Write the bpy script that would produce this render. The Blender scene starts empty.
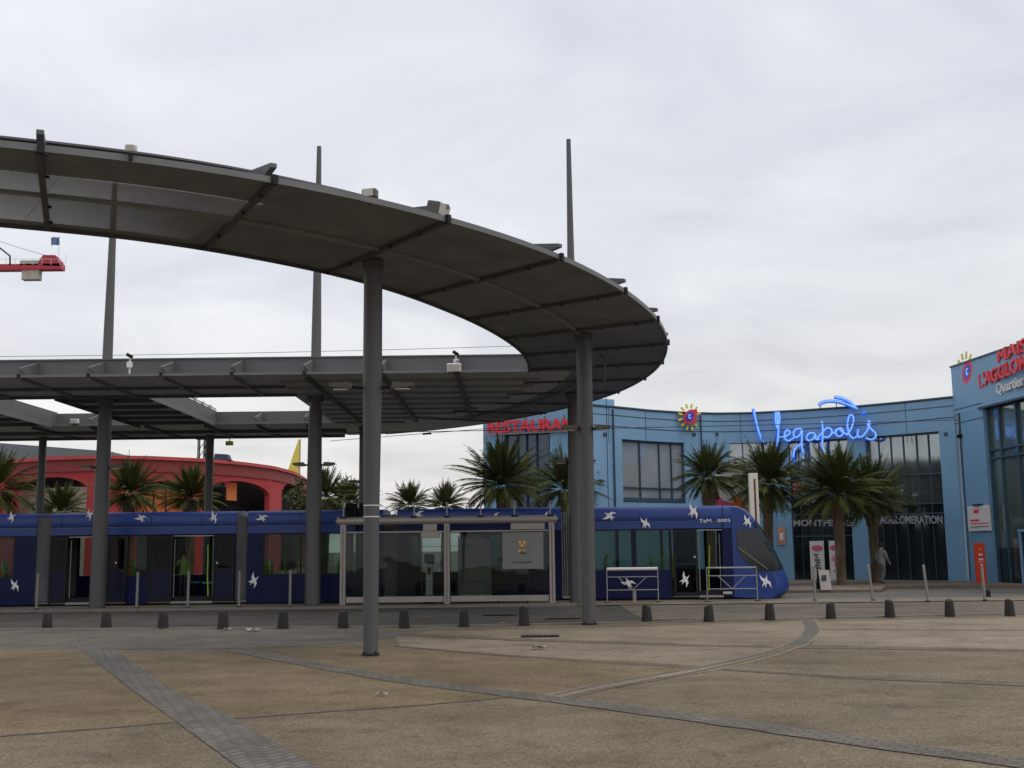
import bpy, bmesh, math, random
from mathutils import Vector, Matrix
rnd = random.Random(7)
R = math.radians
D = bpy.data
scene = bpy.context.scene
COL = scene.collection

# ------------------------------------------------------------------ camera
FPX = 1123.0; PITCH = R(8.4); ROLL = R(0.65); EYE = Vector((0, 0, 1.72))
fw = Vector((0, math.cos(PITCH), math.sin(PITCH)))
up0 = Vector((0, -math.sin(PITCH), math.cos(PITCH))); rt0 = Vector((1, 0, 0))
rt = rt0*math.cos(ROLL) - up0*math.sin(ROLL); up = up0*math.cos(ROLL) + rt0*math.sin(ROLL)
cam_d = D.cameras.new('camera'); cam = D.objects.new('camera', cam_d); COL.objects.link(cam)
cam_d.sensor_width = 36; cam_d.lens = FPX/1024*36; cam_d.clip_end = 3000; cam_d.clip_start = 0.1
m = Matrix((rt, up, -fw)).transposed().to_4x4(); m.translation = EYE
cam.matrix_world = m
scene.camera = cam

# ------------------------------------------------------------------ world: overcast sky over a faint physical sky
w = D.worlds.new('World'); scene.world = w; w.use_nodes = True
nt = w.node_tree; N = nt.nodes; Lk = nt.links
for n in list(N): N.remove(n)
out = N.new('ShaderNodeOutputWorld'); add = N.new('ShaderNodeAddShader'); Lk.new(add.outputs[0], out.inputs[0])
bg1 = N.new('ShaderNodeBackground'); bg1.inputs[1].default_value = 0.05
sky = N.new('ShaderNodeTexSky'); sky.sky_type = 'NISHITA'; sky.sun_disc = False
SUN_EL, SUN_ROT = R(60), R(110)
sky.sun_elevation = SUN_EL; sky.sun_rotation = SUN_ROT; sky.air_density = 1.5; sky.dust_density = 4
Lk.new(sky.outputs[0], bg1.inputs[0]); Lk.new(bg1.outputs[0], add.inputs[0])
tc = N.new('ShaderNodeTexCoord'); sep = N.new('ShaderNodeSeparateXYZ'); Lk.new(tc.outputs['Generated'], sep.inputs[0])
# cloud deck: project the direction on a flat layer so the clouds stretch towards the horizon
mx = N.new('ShaderNodeMath'); mx.operation = 'MAXIMUM'; mx.inputs[1].default_value = 0.0; Lk.new(sep.outputs[2], mx.inputs[0])
ad = N.new('ShaderNodeMath'); ad.operation = 'ADD'; ad.inputs[1].default_value = 0.16; Lk.new(mx.outputs[0], ad.inputs[0])
dv = N.new('ShaderNodeVectorMath'); dv.operation = 'DIVIDE'; Lk.new(tc.outputs['Generated'], dv.inputs[0])
cb = N.new('ShaderNodeCombineXYZ')
for i in range(3): Lk.new(ad.outputs[0], cb.inputs[i])
Lk.new(cb.outputs[0], dv.inputs[1])
n1 = N.new('ShaderNodeTexNoise'); n1.inputs['Scale'].default_value = 1.5; n1.inputs['Detail'].default_value = 9; n1.inputs['Roughness'].default_value = .55
n1.inputs['Distortion'].default_value = .6
mp1 = N.new('ShaderNodeMapping'); mp1.inputs['Scale'].default_value = (1.15, 1.35, 1); mp1.inputs['Rotation'].default_value = (0, 0, R(-22)); mp1.inputs['Location'].default_value = (3.1, .4, 0)
Lk.new(dv.outputs[0], mp1.inputs[0]); Lk.new(mp1.outputs[0], n1.inputs['Vector'])
cr = N.new('ShaderNodeValToRGB'); e = cr.color_ramp.elements
e[0].position = .34; e[0].color = (.575, .56, .595, 1); e[1].position = .66; e[1].color = (.735, .718, .725, 1)
Lk.new(n1.outputs[0], cr.inputs[0])
# a little brighter to the left and near the horizon, greyer to the right
dx = N.new('ShaderNodeMapRange'); dx.inputs[1].default_value = -.5; dx.inputs[2].default_value = .5; dx.inputs[3].default_value = 1.08; dx.inputs[4].default_value = .90
Lk.new(sep.outputs[0], dx.inputs[0])
dz = N.new('ShaderNodeMapRange'); dz.inputs[1].default_value = 0; dz.inputs[2].default_value = .22; dz.inputs[3].default_value = 1.05; dz.inputs[4].default_value = 1.0
Lk.new(sep.outputs[2], dz.inputs[0])
dd = N.new('ShaderNodeMath'); dd.operation = 'MULTIPLY'; Lk.new(dx.outputs[0], dd.inputs[0]); Lk.new(dz.outputs[0], dd.inputs[1])
bg2 = N.new('ShaderNodeBackground'); Lk.new(cr.outputs[0], bg2.inputs[0]); Lk.new(dd.outputs[0], bg2.inputs[1])
Lk.new(bg2.outputs[0], add.inputs[1])
# sun veiled by cloud
sd = D.lights.new('sun', 'SUN'); so = D.objects.new('sun', sd); COL.objects.link(so)
sd.energy = 0.5; sd.angle = R(25); sd.color = (1, .96, .9)
sdir = Vector((math.sin(SUN_ROT)*math.cos(SUN_EL), math.cos(SUN_ROT)*math.cos(SUN_EL), math.sin(SUN_EL)))
so.rotation_euler = sdir.to_track_quat('Z', 'Y').to_euler()
scene.view_settings.view_transform = 'Standard'; scene.view_settings.look = 'None'
scene.view_settings.exposure = 0.0; scene.view_settings.gamma = 1

# ------------------------------------------------------------------ measuring helpers: a point of the place from a sight line
def ray(px, py): return fw + rt*((px-512)/FPX) + up*((384-py)/FPX)
def at_y(px, py, Y):
    d = ray(px, py); return EYE + d*(Y/d.y)
def at_z(px, py, z=0.0):
    d = ray(px, py); return EYE + d*((z-EYE.z)/d.z)
def colx(px, py, Y): return at_y(px, py, Y).x

# ------------------------------------------------------------------ materials
def mat(name, col, rough=.6, metal=0, var=.12, scale=3, bump=0, bscale=40, emit=0, spec=.5, detail=5, stretch=None, col2=None):
    m = D.materials.new(name); m.use_nodes = True
    nt = m.node_tree; n = nt.nodes; l = nt.links; b = n['Principled BSDF']
    b.inputs['Roughness'].default_value = rough; b.inputs['Metallic'].default_value = metal
    b.inputs['Specular IOR Level'].default_value = spec
    t = n.new('ShaderNodeTexCoord'); mp = n.new('ShaderNodeMapping'); l.new(t.outputs['Object'], mp.inputs[0])
    if stretch: mp.inputs['Scale'].default_value = stretch
    no = n.new('ShaderNodeTexNoise'); no.inputs['Scale'].default_value = scale; no.inputs['Detail'].default_value = detail
    l.new(mp.outputs[0], no.inputs['Vector'])
    r = n.new('ShaderNodeValToRGB'); l.new(no.outputs[0], r.inputs[0])
    r.color_ramp.elements[0].position = .3; r.color_ramp.elements[1].position = .7
    c = Vector(col); c2 = Vector(col2) if col2 else c*(1+var)
    a = c*(1-var)
    r.color_ramp.elements[0].color = (*a, 1); r.color_ramp.elements[1].color = (*c2, 1)
    l.new(r.outputs[0], b.inputs['Base Color'])
    rr = n.new('ShaderNodeMapRange'); rr.inputs[3].default_value = max(0, rough-.08); rr.inputs[4].default_value = min(1, rough+.1)
    l.new(no.outputs[0], rr.inputs[0]); l.new(rr.outputs[0], b.inputs['Roughness'])
    if bump:
        nb = n.new('ShaderNodeTexNoise'); nb.inputs['Scale'].default_value = bscale; nb.inputs['Detail'].default_value = 3
        l.new(mp.outputs[0], nb.inputs['Vector'])
        bu = n.new('ShaderNodeBump'); bu.inputs['Strength'].default_value = bump; bu.inputs['Distance'].default_value = .02
        l.new(nb.outputs[0], bu.inputs['Height']); l.new(bu.outputs[0], b.inputs['Normal'])
    if emit:
        b.inputs['Emission Color'].default_value = (*col, 1); b.inputs['Emission Strength'].default_value = emit
    return m

def glass(name, tint, trans=.5, rough=.03, refl=1.0, edge=1.45):
    """clear pane: see-through share, and a fresnel reflection on top"""
    m = D.materials.new(name); m.use_nodes = True
    nt = m.node_tree; n = nt.nodes; l = nt.links
    for x in list(n): n.remove(x)
    o = n.new('ShaderNodeOutputMaterial')
    tr = n.new('ShaderNodeBsdfTransparent'); tr.inputs[0].default_value = (*tint, 1)
    df = n.new('ShaderNodeBsdfDiffuse'); df.inputs[0].default_value = (tint[0]*.04, tint[1]*.05, tint[2]*.05, 1)
    mx = n.new('ShaderNodeMixShader'); mx.inputs[0].default_value = trans; l.new(df.outputs[0], mx.inputs[1]); l.new(tr.outputs[0], mx.inputs[2])
    gl = n.new('ShaderNodeBsdfGlossy'); gl.inputs['Roughness'].default_value = rough; gl.inputs[0].default_value = (refl, refl, refl, 1)
    fr = n.new('ShaderNodeFresnel'); fr.inputs[0].default_value = edge
    tc = n.new('ShaderNodeTexCoord'); nz = n.new('ShaderNodeTexNoise'); nz.inputs['Scale'].default_value = .6
    l.new(tc.outputs['Object'], nz.inputs['Vector'])
    bu = n.new('ShaderNodeBump'); bu.inputs['Strength'].default_value = .12; bu.inputs['Distance'].default_value = .1
    l.new(nz.outputs[0], bu.inputs['Height']); l.new(bu.outputs[0], gl.inputs['Normal'])
    m2 = n.new('ShaderNodeMixShader'); l.new(fr.outputs[0], m2.inputs[0]); l.new(mx.outputs[0], m2.inputs[1]); l.new(gl.outputs[0], m2.inputs[2])
    l.new(m2.outputs[0], o.inputs[0])
    return m

def perforated(name, col, openness):
    """punched sheet: a fine grid of round holes"""
    m = mat(name, col, .55, .3, .15, 2)
    nt = m.node_tree; n = nt.nodes; l = nt.links
    b = n['Principled BSDF']; o = [x for x in n if x.type == 'OUTPUT_MATERIAL'][0]
    tc = n.new('ShaderNodeTexCoord')
    v = n.new('ShaderNodeVectorMath'); v.operation = 'SCALE'; v.inputs['Scale'].default_value = 40; l.new(tc.outputs['Object'], v.inputs[0])
    f = n.new('ShaderNodeVectorMath'); f.operation = 'FRACTION'; l.new(v.outputs[0], f.inputs[0])
    s = n.new('ShaderNodeVectorMath'); s.operation = 'SUBTRACT'; s.inputs[1].default_value = (.5, .5, 0); l.new(f.outputs[0], s.inputs[0])
    q = n.new('ShaderNodeVectorMath'); q.operation = 'MULTIPLY'; q.inputs[1].default_value = (1, 1, 0); l.new(s.outputs[0], q.inputs[0])
    ln = n.new('ShaderNodeVectorMath'); ln.operation = 'LENGTH'; l.new(q.outputs[0], ln.inputs[0])
    lt = n.new('ShaderNodeMath'); lt.operation = 'LESS_THAN'; lt.inputs[1].default_value = math.sqrt(openness/math.pi); l.new(ln.outputs['Value'], lt.inputs[0])
    tr = n.new('ShaderNodeBsdfTransparent'); mx = n.new('ShaderNodeMixShader')
    l.new(lt.outputs[0], mx.inputs[0]); l.new(b.outputs[0], mx.inputs[1]); l.new(tr.outputs[0], mx.inputs[2]); l.new(mx.outputs[0], o.inputs[0])
    return m

def aggregate(name, c1, c2, grit=(.9, .8, .7), fine=55, big=.35, stain=(.7, .68, .66)):
    m = D.materials.new(name); m.use_nodes = True
    nt = m.node_tree; n = nt.nodes; l = nt.links; b = n['Principled BSDF']; b.inputs['Roughness'].default_value = .85
    b.inputs['Specular IOR Level'].default_value = .3
    tc = n.new('ShaderNodeTexCoord')
    nb = n.new('ShaderNodeTexNoise'); nb.inputs['Scale'].default_value = big; nb.inputs['Detail'].default_value = 8; nb.inputs['Roughness'].default_value = .62
    l.new(tc.outputs['Object'], nb.inputs['Vector'])
    r = n.new('ShaderNodeValToRGB'); r.color_ramp.elements[0].position = .36; r.color_ramp.elements[1].position = .64
    r.color_ramp.elements[0].color = (*c1, 1); r.color_ramp.elements[1].color = (*c2, 1); l.new(nb.outputs[0], r.inputs[0])
    vo = n.new('ShaderNodeTexVoronoi'); vo.inputs['Scale'].default_value = fine; l.new(tc.outputs['Object'], vo.inputs['Vector'])
    bw = n.new('ShaderNodeRGBToBW'); l.new(vo.outputs['Color'], bw.inputs[0])
    r2 = n.new('ShaderNodeValToRGB'); r2.color_ramp.elements[0].position = .25; r2.color_ramp.elements[1].position = .8
    r2.color_ramp.elements[0].color = (.72, .72, .72, 1); r2.color_ramp.elements[1].color = (1.34, 1.32, 1.28, 1); l.new(bw.outputs[0], r2.inputs[0])
    mu = n.new('ShaderNodeMix'); mu.data_type = 'RGBA'; mu.blend_type = 'MULTIPLY'; mu.inputs[0].default_value = 1
    l.new(r.outputs[0], mu.inputs[6]); l.new(r2.outputs[0], mu.inputs[7])
    # stains
    n3 = n.new('ShaderNodeTexNoise'); n3.inputs['Scale'].default_value = 1.3; n3.inputs['Detail'].default_value = 9; n3.inputs['Roughness'].default_value = .7
    l.new(tc.outputs['Object'], n3.inputs['Vector'])
    r3 = n.new('ShaderNodeValToRGB'); r3.color_ramp.elements[0].position = .33; r3.color_ramp.elements[1].position = .5
    r3.color_ramp.elements[0].color = (*stain, 1); r3.color_ramp.elements[1].color = (1, 1, 1, 1); l.new(n3.outputs[0], r3.inputs[0])
    m3 = n.new('ShaderNodeMix'); m3.data_type = 'RGBA'; m3.blend_type = 'MULTIPLY'; m3.inputs[0].default_value = 1
    l.new(mu.outputs[2], m3.inputs[6]); l.new(r3.outputs[0], m3.inputs[7]); l.new(m3.outputs[2], b.inputs['Base Color'])
    vg = n.new('ShaderNodeTexVoronoi'); vg.inputs['Scale'].default_value = 1.7; l.new(tc.outputs['Object'], vg.inputs['Vector'])
    rg = n.new('ShaderNodeValToRGB'); rg.color_ramp.elements[0].position = .035; rg.color_ramp.elements[1].position = .05
    rg.color_ramp.elements[0].color = (.6, .6, .58, 1); rg.color_ramp.elements[1].color = (1, 1, 1, 1); l.new(vg.outputs['Distance'], rg.inputs[0])
    n5 = n.new('ShaderNodeTexNoise'); n5.inputs['Scale'].default_value = .55; n5.inputs['Detail'].default_value = 10; n5.inputs['Roughness'].default_value = .68; n5.inputs['Distortion'].default_value = 1.2
    mp5 = n.new('ShaderNodeMapping'); mp5.inputs['Scale'].default_value = (.7, 1.1, 1); mp5.inputs['Location'].default_value = (5, 2, 0); l.new(tc.outputs['Object'], mp5.inputs[0]); l.new(mp5.outputs[0], n5.inputs['Vector'])
    r5 = n.new('ShaderNodeValToRGB'); r5.color_ramp.elements[0].position = .38; r5.color_ramp.elements[1].position = .60
    r5.color_ramp.elements[0].color = (.88, .87, .85, 1); r5.color_ramp.elements[1].color = (1.10, 1.09, 1.08, 1); l.new(n5.outputs[0], r5.inputs[0])
    prev = m3.outputs[2]
    for rr_ in (rg, r5):
        mm = n.new('ShaderNodeMix'); mm.data_type = 'RGBA'; mm.blend_type = 'MULTIPLY'; mm.inputs[0].default_value = 1
        l.new(prev, mm.inputs[6]); l.new(rr_.outputs[0], mm.inputs[7]); prev = mm.outputs[2]
    l.new(prev, b.inputs['Base Color'])
    bu = n.new('ShaderNodeBump'); bu.inputs['Strength'].default_value = .6; bu.inputs['Distance'].default_value = .012
    l.new(vo.outputs['Distance'], bu.inputs['Height']); l.new(bu.outputs[0], b.inputs['Normal'])
    return m

def setts(name, c1, c2, mortar, w=.22, h=.14, rot=0):
    m = D.materials.new(name); m.use_nodes = True
    nt = m.node_tree; n = nt.nodes; l = nt.links; b = n['Principled BSDF']; b.inputs['Roughness'].default_value = .8
    tc = n.new('ShaderNodeTexCoord'); mp = n.new('ShaderNodeMapping'); mp.inputs['Rotation'].default_value = (0, 0, rot); l.new(tc.outputs['Object'], mp.inputs[0])
    nz = n.new('ShaderNodeTexNoise'); nz.inputs['Scale'].default_value = 2; l.new(mp.outputs[0], nz.inputs['Vector'])
    dm = n.new('ShaderNodeMix'); dm.data_type = 'RGBA'; dm.blend_type = 'LINEAR_LIGHT'; dm.inputs[0].default_value = .06
    l.new(mp.outputs[0], dm.inputs[6]); l.new(nz.outputs['Color'], dm.inputs[7])
    br = n.new('ShaderNodeTexBrick'); br.inputs['Scale'].default_value = 1; br.inputs['Brick Width'].default_value = w; br.inputs['Row Height'].default_value = h
    br.inputs['Mortar Size'].default_value = .014; br.inputs['Color1'].default_value = (*c1, 1); br.inputs['Color2'].default_value = (*c2, 1); br.inputs['Mortar'].default_value = (*mortar, 1)
    l.new(dm.outputs[2], br.inputs['Vector'])
    n2 = n.new('ShaderNodeTexNoise'); n2.inputs['Scale'].default_value = 1.2; n2.inputs['Detail'].default_value = 6; l.new(tc.outputs['Object'], n2.inputs['Vector'])
    r = n.new('ShaderNodeValToRGB'); r.color_ramp.elements[0].position = .3; r.color_ramp.elements[1].position = .7
    r.color_ramp.elements[0].color = (.75, .74, .72, 1); r.color_ramp.elements[1].color = (1.15, 1.14, 1.1, 1); l.new(n2.outputs[0], r.inputs[0])
    mu = n.new('ShaderNodeMix'); mu.data_type = 'RGBA'; mu.blend_type = 'MULTIPLY'; mu.inputs[0].default_value = 1
    l.new(br.outputs[0], mu.inputs[6]); l.new(r.outputs[0], mu.inputs[7]); l.new(mu.outputs[2], b.inputs['Base Color'])
    bu = n.new('ShaderNodeBump'); bu.inputs['Strength'].default_value = .5; bu.inputs['Distance'].default_value = .01; bu.invert = True
    l.new(br.outputs['Fac'], bu.inputs['Height']); l.new(bu.outputs[0], b.inputs['Normal'])
    return m

M = {}
M['tan'] = aggregate('tan_aggregate', (.148, .122, .082), (.208, .174, .120))
M['ochre'] = aggregate('ochre_aggregate', (.155, .118, .068), (.222, .176, .108))
M['pale'] = aggregate('pale_aggregate', (.215, .180, .132), (.285, .245, .185))
M['greyagg'] = aggregate('grey_aggregate', (.115, .108, .09), (.165, .155, .132))
M['asphalt'] = aggregate('asphalt', (.055, .053, .048), (.095, .090, .080), fine=90, big=.22)
M['roadtan'] = aggregate('worn_asphalt', (.12, .105, .084), (.18, .16, .13), fine=90, big=.3)
M['platform'] = aggregate('platform_concrete', (.17, .147, .117), (.24, .21, .17), fine=70)
M['setts_a'] = setts('stone_setts', (.115, .110, .098), (.172, .162, .142), (.085, .078, .060), w=.17, h=.11, rot=R(-60))
M['setts_b'] = setts('stone_setts_cross', (.118, .110, .092), (.165, .150, .122), (.085, .076, .058), w=.16, h=.11, rot=R(30))
M['darkline'] = mat('dark_stone_strip', (.082, .074, .060), .85, 0, .2, 5, col2=(.145, .125, .092))
M['paleline'] = mat('pale_kerb_stone', (.19, .17, .14), .8, 0, .2, 4, .3)
M['steel'] = mat('grey_painted_steel', (.105, .105, .108), .55, .1, .1, 1.5, .08, 60, stretch=(1, 1, .3))
M['mast'] = mat('mast_steel', (.095, .094, .095), .5, .2, .1, 2, .05, 50, stretch=(3, 3, .4))
M['roofsheet'] = mat('canopy_sheet', (.155, .162, .166), .6, .12, .2, 1.2, .15, 20, stretch=(1, 1, 1))
M['roofsheet2'] = mat('light_canopy_sheet', (.40, .405, .395), .65, .05, .12, 1.2, .15, 20)
M['rib2'] = mat('mid_rib_steel', (.20, .202, .198), .6, .1, .1, 2)
M['perf'] = perforated('perforated_sheet', (.20, .205, .205), .17)
M['perf2'] = perforated('open_perforated_sheet', (.24, .24, .245), .26)
M['rib'] = mat('dark_rib_steel', (.075, .076, .075), .6, .1, .1, 2)
M['rim'] = mat('canopy_rim', (.15, .15, .15), .5, .2, .1, 2)
M['tramblue'] = mat('tram_blue_paint', (.020, .050, .225), .33, 0, .06, .8, 0, spec=.4)
M['tramnavyshade'] = mat('tram_lower_blue_shaded', (.006, .011, .060), .4, 0, .12, .8, spec=.18)  # lower body's shade, from its down-facing curve, is put into this darker blue
M['doornavy'] = mat('dark_navy_door', (.007, .010, .036), .4, 0, .1, 2, spec=.2)
M['white'] = mat('white_vinyl', (.78, .78, .78), .5, 0, .03, 3)
M['greyletter'] = mat('pale_grey_letter', (.30, .33, .34), .5)
M['black'] = mat('black_rubber', (.012, .012, .013), .8, 0, .2, 3, spec=.1)
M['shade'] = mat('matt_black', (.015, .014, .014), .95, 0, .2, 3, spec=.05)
M['dark'] = mat('dark_frame', (.022, .022, .025), .6, 0, .15, 3, spec=.15)
M['bellows'] = mat('grey_bellows', (.20, .20, .205), .85, 0, .12, 4)
M['interior'] = mat('tram_interior', (.32, .37, .34), .7, 0, .1, 2)
M['lime'] = mat('lime_seat', (.48, .80, .06), .5, 0, .08, 3)
M['teal'] = mat('teal_seat', (.03, .22, .24), .6, 0, .1, 3)
M['tramglass'] = glass('tram_glass', (.66, .73, .69), .98, .02, .38, 1.42)
M['doorglass'] = glass('tinted_door_glass', (.20, .26, .28), .97, .02, .35, 1.42)
M['shelterglass'] = glass('shelter_glass', (.72, .76, .76), .98, .02, .9, 1.35)
M['frost'] = mat('frosted_panel', (.20, .21, .17), .5, 0, .06, 2)
M['alu'] = mat('weathered_aluminium', (.34, .30, .27), .45, .3, .08, 3)
M['alu2'] = mat('galvanised_tube', (.30, .295, .285), .45, .4, .1, 4)
M['stone'] = mat('dark_bollard_stone', (.024, .023, .020), .85, 0, .25, 12, .5, 60)
M['post'] = mat('pale_steel_post', (.24, .23, .215), .5, .2, .1, 5)
M['palmleaf'] = mat('palm_leaf', (.042, .060, .019), .75, 0, .45, 1.4, spec=.12, col2=(.108, .124, .038))
M['palmdry'] = mat('palm_dry_leaf', (.10, .075, .03), .8, 0, .3, 2)
M['trunk'] = mat('palm_trunk', (.105, .070, .042), .9, 0, .4, 5, .8, 14, col2=(.19, .14, .09))
M['leaf'] = mat('tree_leaf', (.06, .07, .02), .6, 0, .5, 1.2, col2=(.12, .13, .04))
M['bark'] = mat('bark', (.10, .08, .06), .9, 0, .3, 6, .5)
M['blue'] = mat('blue_cladding', (.20, .37, .54), .55, .05, .09, .5, .04, 8)
M['bluepil'] = mat('blue_pilaster', (.175, .345, .51), .5, .05, .08, .6)
M['bluedark'] = mat('blue_frame', (.045, .085, .12), .5, .2, .1, 2)
M['seam'] = mat('cladding_seam', (.03, .06, .10), .6, 0, .1, 3)
M['redneon'] = mat('red_letters', (.60, .03, .045), .5, 0, .05, 3, emit=.10)
M['blueneon'] = mat('blue_neon', (.03, .17, .85), .4, 0, .03, 3, emit=.4)
M['neoncore'] = mat('light_blue_neon_core', (.25, .52, 1.0), .4, 0, .03, 3, emit=.5)
M['yellow'] = mat('yellow_paint', (.80, .66, .10), .5, 0, .08, 3)
M['orange'] = mat('orange_print', (.75, .20, .05), .6, 0, .1, 3)
M['orangered'] = mat('red_totem_face', (.70, .055, .02), .5, 0, .06, 3)
M['whitesign'] = mat('white_sign', (.70, .68, .66), .5, 0, .05, 3)
M['creamsign'] = mat('cream_totem', (.74, .70, .60), .5, 0, .05, 3)
M['pink'] = mat('pink_print', (.65, .10, .20), .6, 0, .1, 3)
M['redwall'] = mat('red_render', (.36, .032, .035), .8, 0, .12, .3, .1, 20)
M['redband'] = mat('dark_red_band', (.22, .03, .03), .7, 0, .1, .4)
M['redtrim'] = mat('bright_red_coping', (.45, .06, .06), .7, 0, .1, .4)
M['beige'] = mat('beige_wall', (.42, .37, .30), .8, 0, .1, .5)
M['greyroof'] = mat('grey_roof_sheet', (.16, .18, .185), .5, .2, .1, .4)
M['crane'] = mat('red_crane_paint', (.42, .02, .04), .5, 0, .1, 1)
M['concrete'] = mat('concrete_block', (.42, .38, .33), .9, 0, .15, 2)
M['wire'] = mat('black_wire', (.03, .03, .03), .6)
M['skin'] = mat('skin', (.42, .25, .17), .6, 0, .05, 3)
M['hair'] = mat('dark_hair', (.02, .015, .012), .7)
M['coat'] = mat('pale_coat', (.19, .215, .20), .8, 0, .06, 6)
M['trouser'] = mat('grey_trousers', (.13, .135, .135), .8, 0, .06, 6)
M['greentop'] = mat('green_top', (.14, .20, .05), .8, 0, .06, 6)
M['navycloth'] = mat('dark_trousers', (.02, .022, .03), .8)
M['lens'] = mat('lamp_lens', (.5, .48, .42), .3, 0, .05, 5)
M['lamp'] = mat('lamp_housing', (.10, .09, .078), .5, .1, .1, 5)
M['flag'] = mat('blue_flag', (.12, .17, .35), .8)
M['greenpaint'] = mat('green_frame', (.02, .13, .12), .5)

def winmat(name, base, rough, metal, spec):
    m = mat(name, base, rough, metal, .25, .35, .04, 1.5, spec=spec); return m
M['skyglass'] = winmat('mirror_glass', (.30, .34, .36), .04, .85, 1.0)
M['paintedskyglass'] = winmat('glass_with_painted_reflection', (.30, .33, .34), .12, .1, 1.0)  # pale sky reflection put into the base colour of the pane
M['shopglass'] = winmat('dark_shop_glass', (.012, .018, .022), .03, 0, .6)
M['towerglass'] = winmat('green_glass', (.24, .30, .27), .04, .7, 1.0)

# ------------------------------------------------------------------ mesh builder
WORLD = {}
class MB:
    def __init__(s): s.v = []; s.f = []
    def add(s, vs, fs):
        o = len(s.v); s.v += [Vector(p) for p in vs]; s.f += [tuple(i+o for i in f) for f in fs]; return s
    def box(s, a, b):
        x0, y0, z0 = [min(p, q) for p, q in zip(a, b)]; x1, y1, z1 = [max(p, q) for p, q in zip(a, b)]
        return s.add([(x0, y0, z0), (x1, y0, z0), (x1, y1, z0), (x0, y1, z0), (x0, y0, z1), (x1, y0, z1), (x1, y1, z1), (x0, y1, z1)],
              [(0, 3, 2, 1), (4, 5, 6, 7), (0, 1, 5, 4), (1, 2, 6, 5), (2, 3, 7, 6), (3, 0, 4, 7)])
    def obox(s, c, ux, uy, uz):
        c = Vector(c); P = []
        for k in (-1, 1):
            for (i, j) in ((-1, -1), (1, -1), (1, 1), (-1, 1)): P.append(c + Vector(ux)*i + Vector(uy)*j + Vector(uz)*k)
        return s.add(P, [(0, 3, 2, 1), (4, 5, 6, 7), (0, 1, 5, 4), (1, 2, 6, 5), (2, 3, 7, 6), (3, 0, 4, 7)])
    def beam(s, p, q, wd, ht, upv=(0, 0, 1)):
        p = Vector(p); q = Vector(q); d = (q-p); sd = d.cross(Vector(upv)).normalized()*wd/2; u = sd.cross(d).normalized()*ht/2
        return s.obox((p+q)/2, d/2, sd, u)
    def tube(s, pts, rs, n=10, cap=True, closed=False):
        pts = [Vector(p) for p in pts]
        if not hasattr(rs, '__len__'): rs = [rs]*len(pts)
        o = len(s.v); K = len(pts); ref = None
        for i, p in enumerate(pts):
            t = (pts[min(i+1, K-1)] - pts[max(i-1, 0)]).normalized()
            if ref is None: ref = Vector((0, 0, 1)) if abs(t.z) < .9 else Vector((1, 0, 0))
            a = t.cross(ref).normalized(); b = a.cross(t).normalized(); ref = b
            for k in range(n):
                th = 2*math.pi*k/n; s.v.append(p + (a*math.cos(th) + b*math.sin(th))*rs[i])
        for i in range(K-1):
            for k in range(n):
                k2 = (k+1) % n; s.f.append((o+i*n+k, o+i*n+k2, o+(i+1)*n+k2, o+(i+1)*n+k))
        if cap:
            s.f.append(tuple(o+k for k in range(n))[::-1]); s.f.append(tuple(o+(K-1)*n+k for k in range(n)))
        return s
    def cyl(s, p, q, r0, r1=None, n=16): return s.tube([p, q], [r0, r0 if r1 is None else r1], n)
    def prism(s, poly, ext):
        n = len(poly); ext = Vector(ext); P = [Vector(p) for p in poly]
        return s.add(P + [p+ext for p in P], [tuple(range(n))[::-1], tuple(range(n, 2*n))] + [(i, (i+1) % n, n+(i+1) % n, n+i) for i in range(n)])
    def ball(s, c, r, n=10, sx=1, sy=1, sz=1):
        o = len(s.v); c = Vector(c); K = n//2+1
        for i in range(K+1):
            ph = math.pi*i/K
            for k in range(n):
                th = 2*math.pi*k/n
                s.v.append(c + Vector((math.sin(ph)*math.cos(th)*r*sx, math.sin(ph)*math.sin(th)*r*sy, math.cos(ph)*r*sz)))
        for i in range(K):
            for k in range(n):
                k2 = (k+1) % n; s.f.append((o+i*n+k, o+(i+1)*n+k, o+(i+1)*n+k2, o+i*n+k2))
        return s
    def build(s, name, m, parent=None, label=None, cat=None, group=None, kind=None, smooth=False, loc=None, bevel=0):
        if parent is not None: base = WORLD[parent.name]
        elif loc is not None: base = Vector(loc)
        else:
            xs = [v.x for v in s.v]; ys = [v.y for v in s.v]; zs = [v.z for v in s.v]
            base = Vector(((min(xs)+max(xs))/2, (min(ys)+max(ys))/2, min(zs))) if kind != 'structure' else Vector((0, 0, 0))
        me = D.meshes.new(name); me.from_pydata([v-base for v in s.v], [], s.f)
        bm = bmesh.new(); bm.from_mesh(me); bmesh.ops.recalc_face_normals(bm, faces=bm.faces)
        if bevel: bmesh.ops.bevel(bm, geom=bm.edges[:], offset=bevel, segments=2, affect='EDGES', profile=.5)
        bm.to_mesh(me); bm.free()
        me.materials.append(m if not isinstance(m, str) else M[m])
        if smooth:
            for p in me.polygons: p.use_smooth = True
            me.set_sharp_from_angle(angle=R(40))
        o = D.objects.new(name, me); COL.objects.link(o)
        if parent is not None: o.parent = parent
        else: o.location = base
        WORLD[o.name] = base
        if parent is not None: WORLD[o.name] = base
        tag(o, label, cat, group, kind); return o

def tag(o, label=None, cat=None, group=None, kind=None):
    if label: o['label'] = label
    if cat: o['category'] = cat
    if group: o['group'] = group
    if kind: o['kind'] = kind
def thing(name, loc, label, cat, group=None):
    o = D.objects.new(name, None); COL.objects.link(o); o.location = loc; o.empty_display_size = .3
    WORLD[o.name] = Vector(loc); tag(o, label, cat, group); return o
def copy_tree(o, parent=None):
    c = o.copy(); COL.objects.link(c); c.parent = parent
    for ch in list(o.children): copy_tree(ch, c)
    return c

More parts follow.
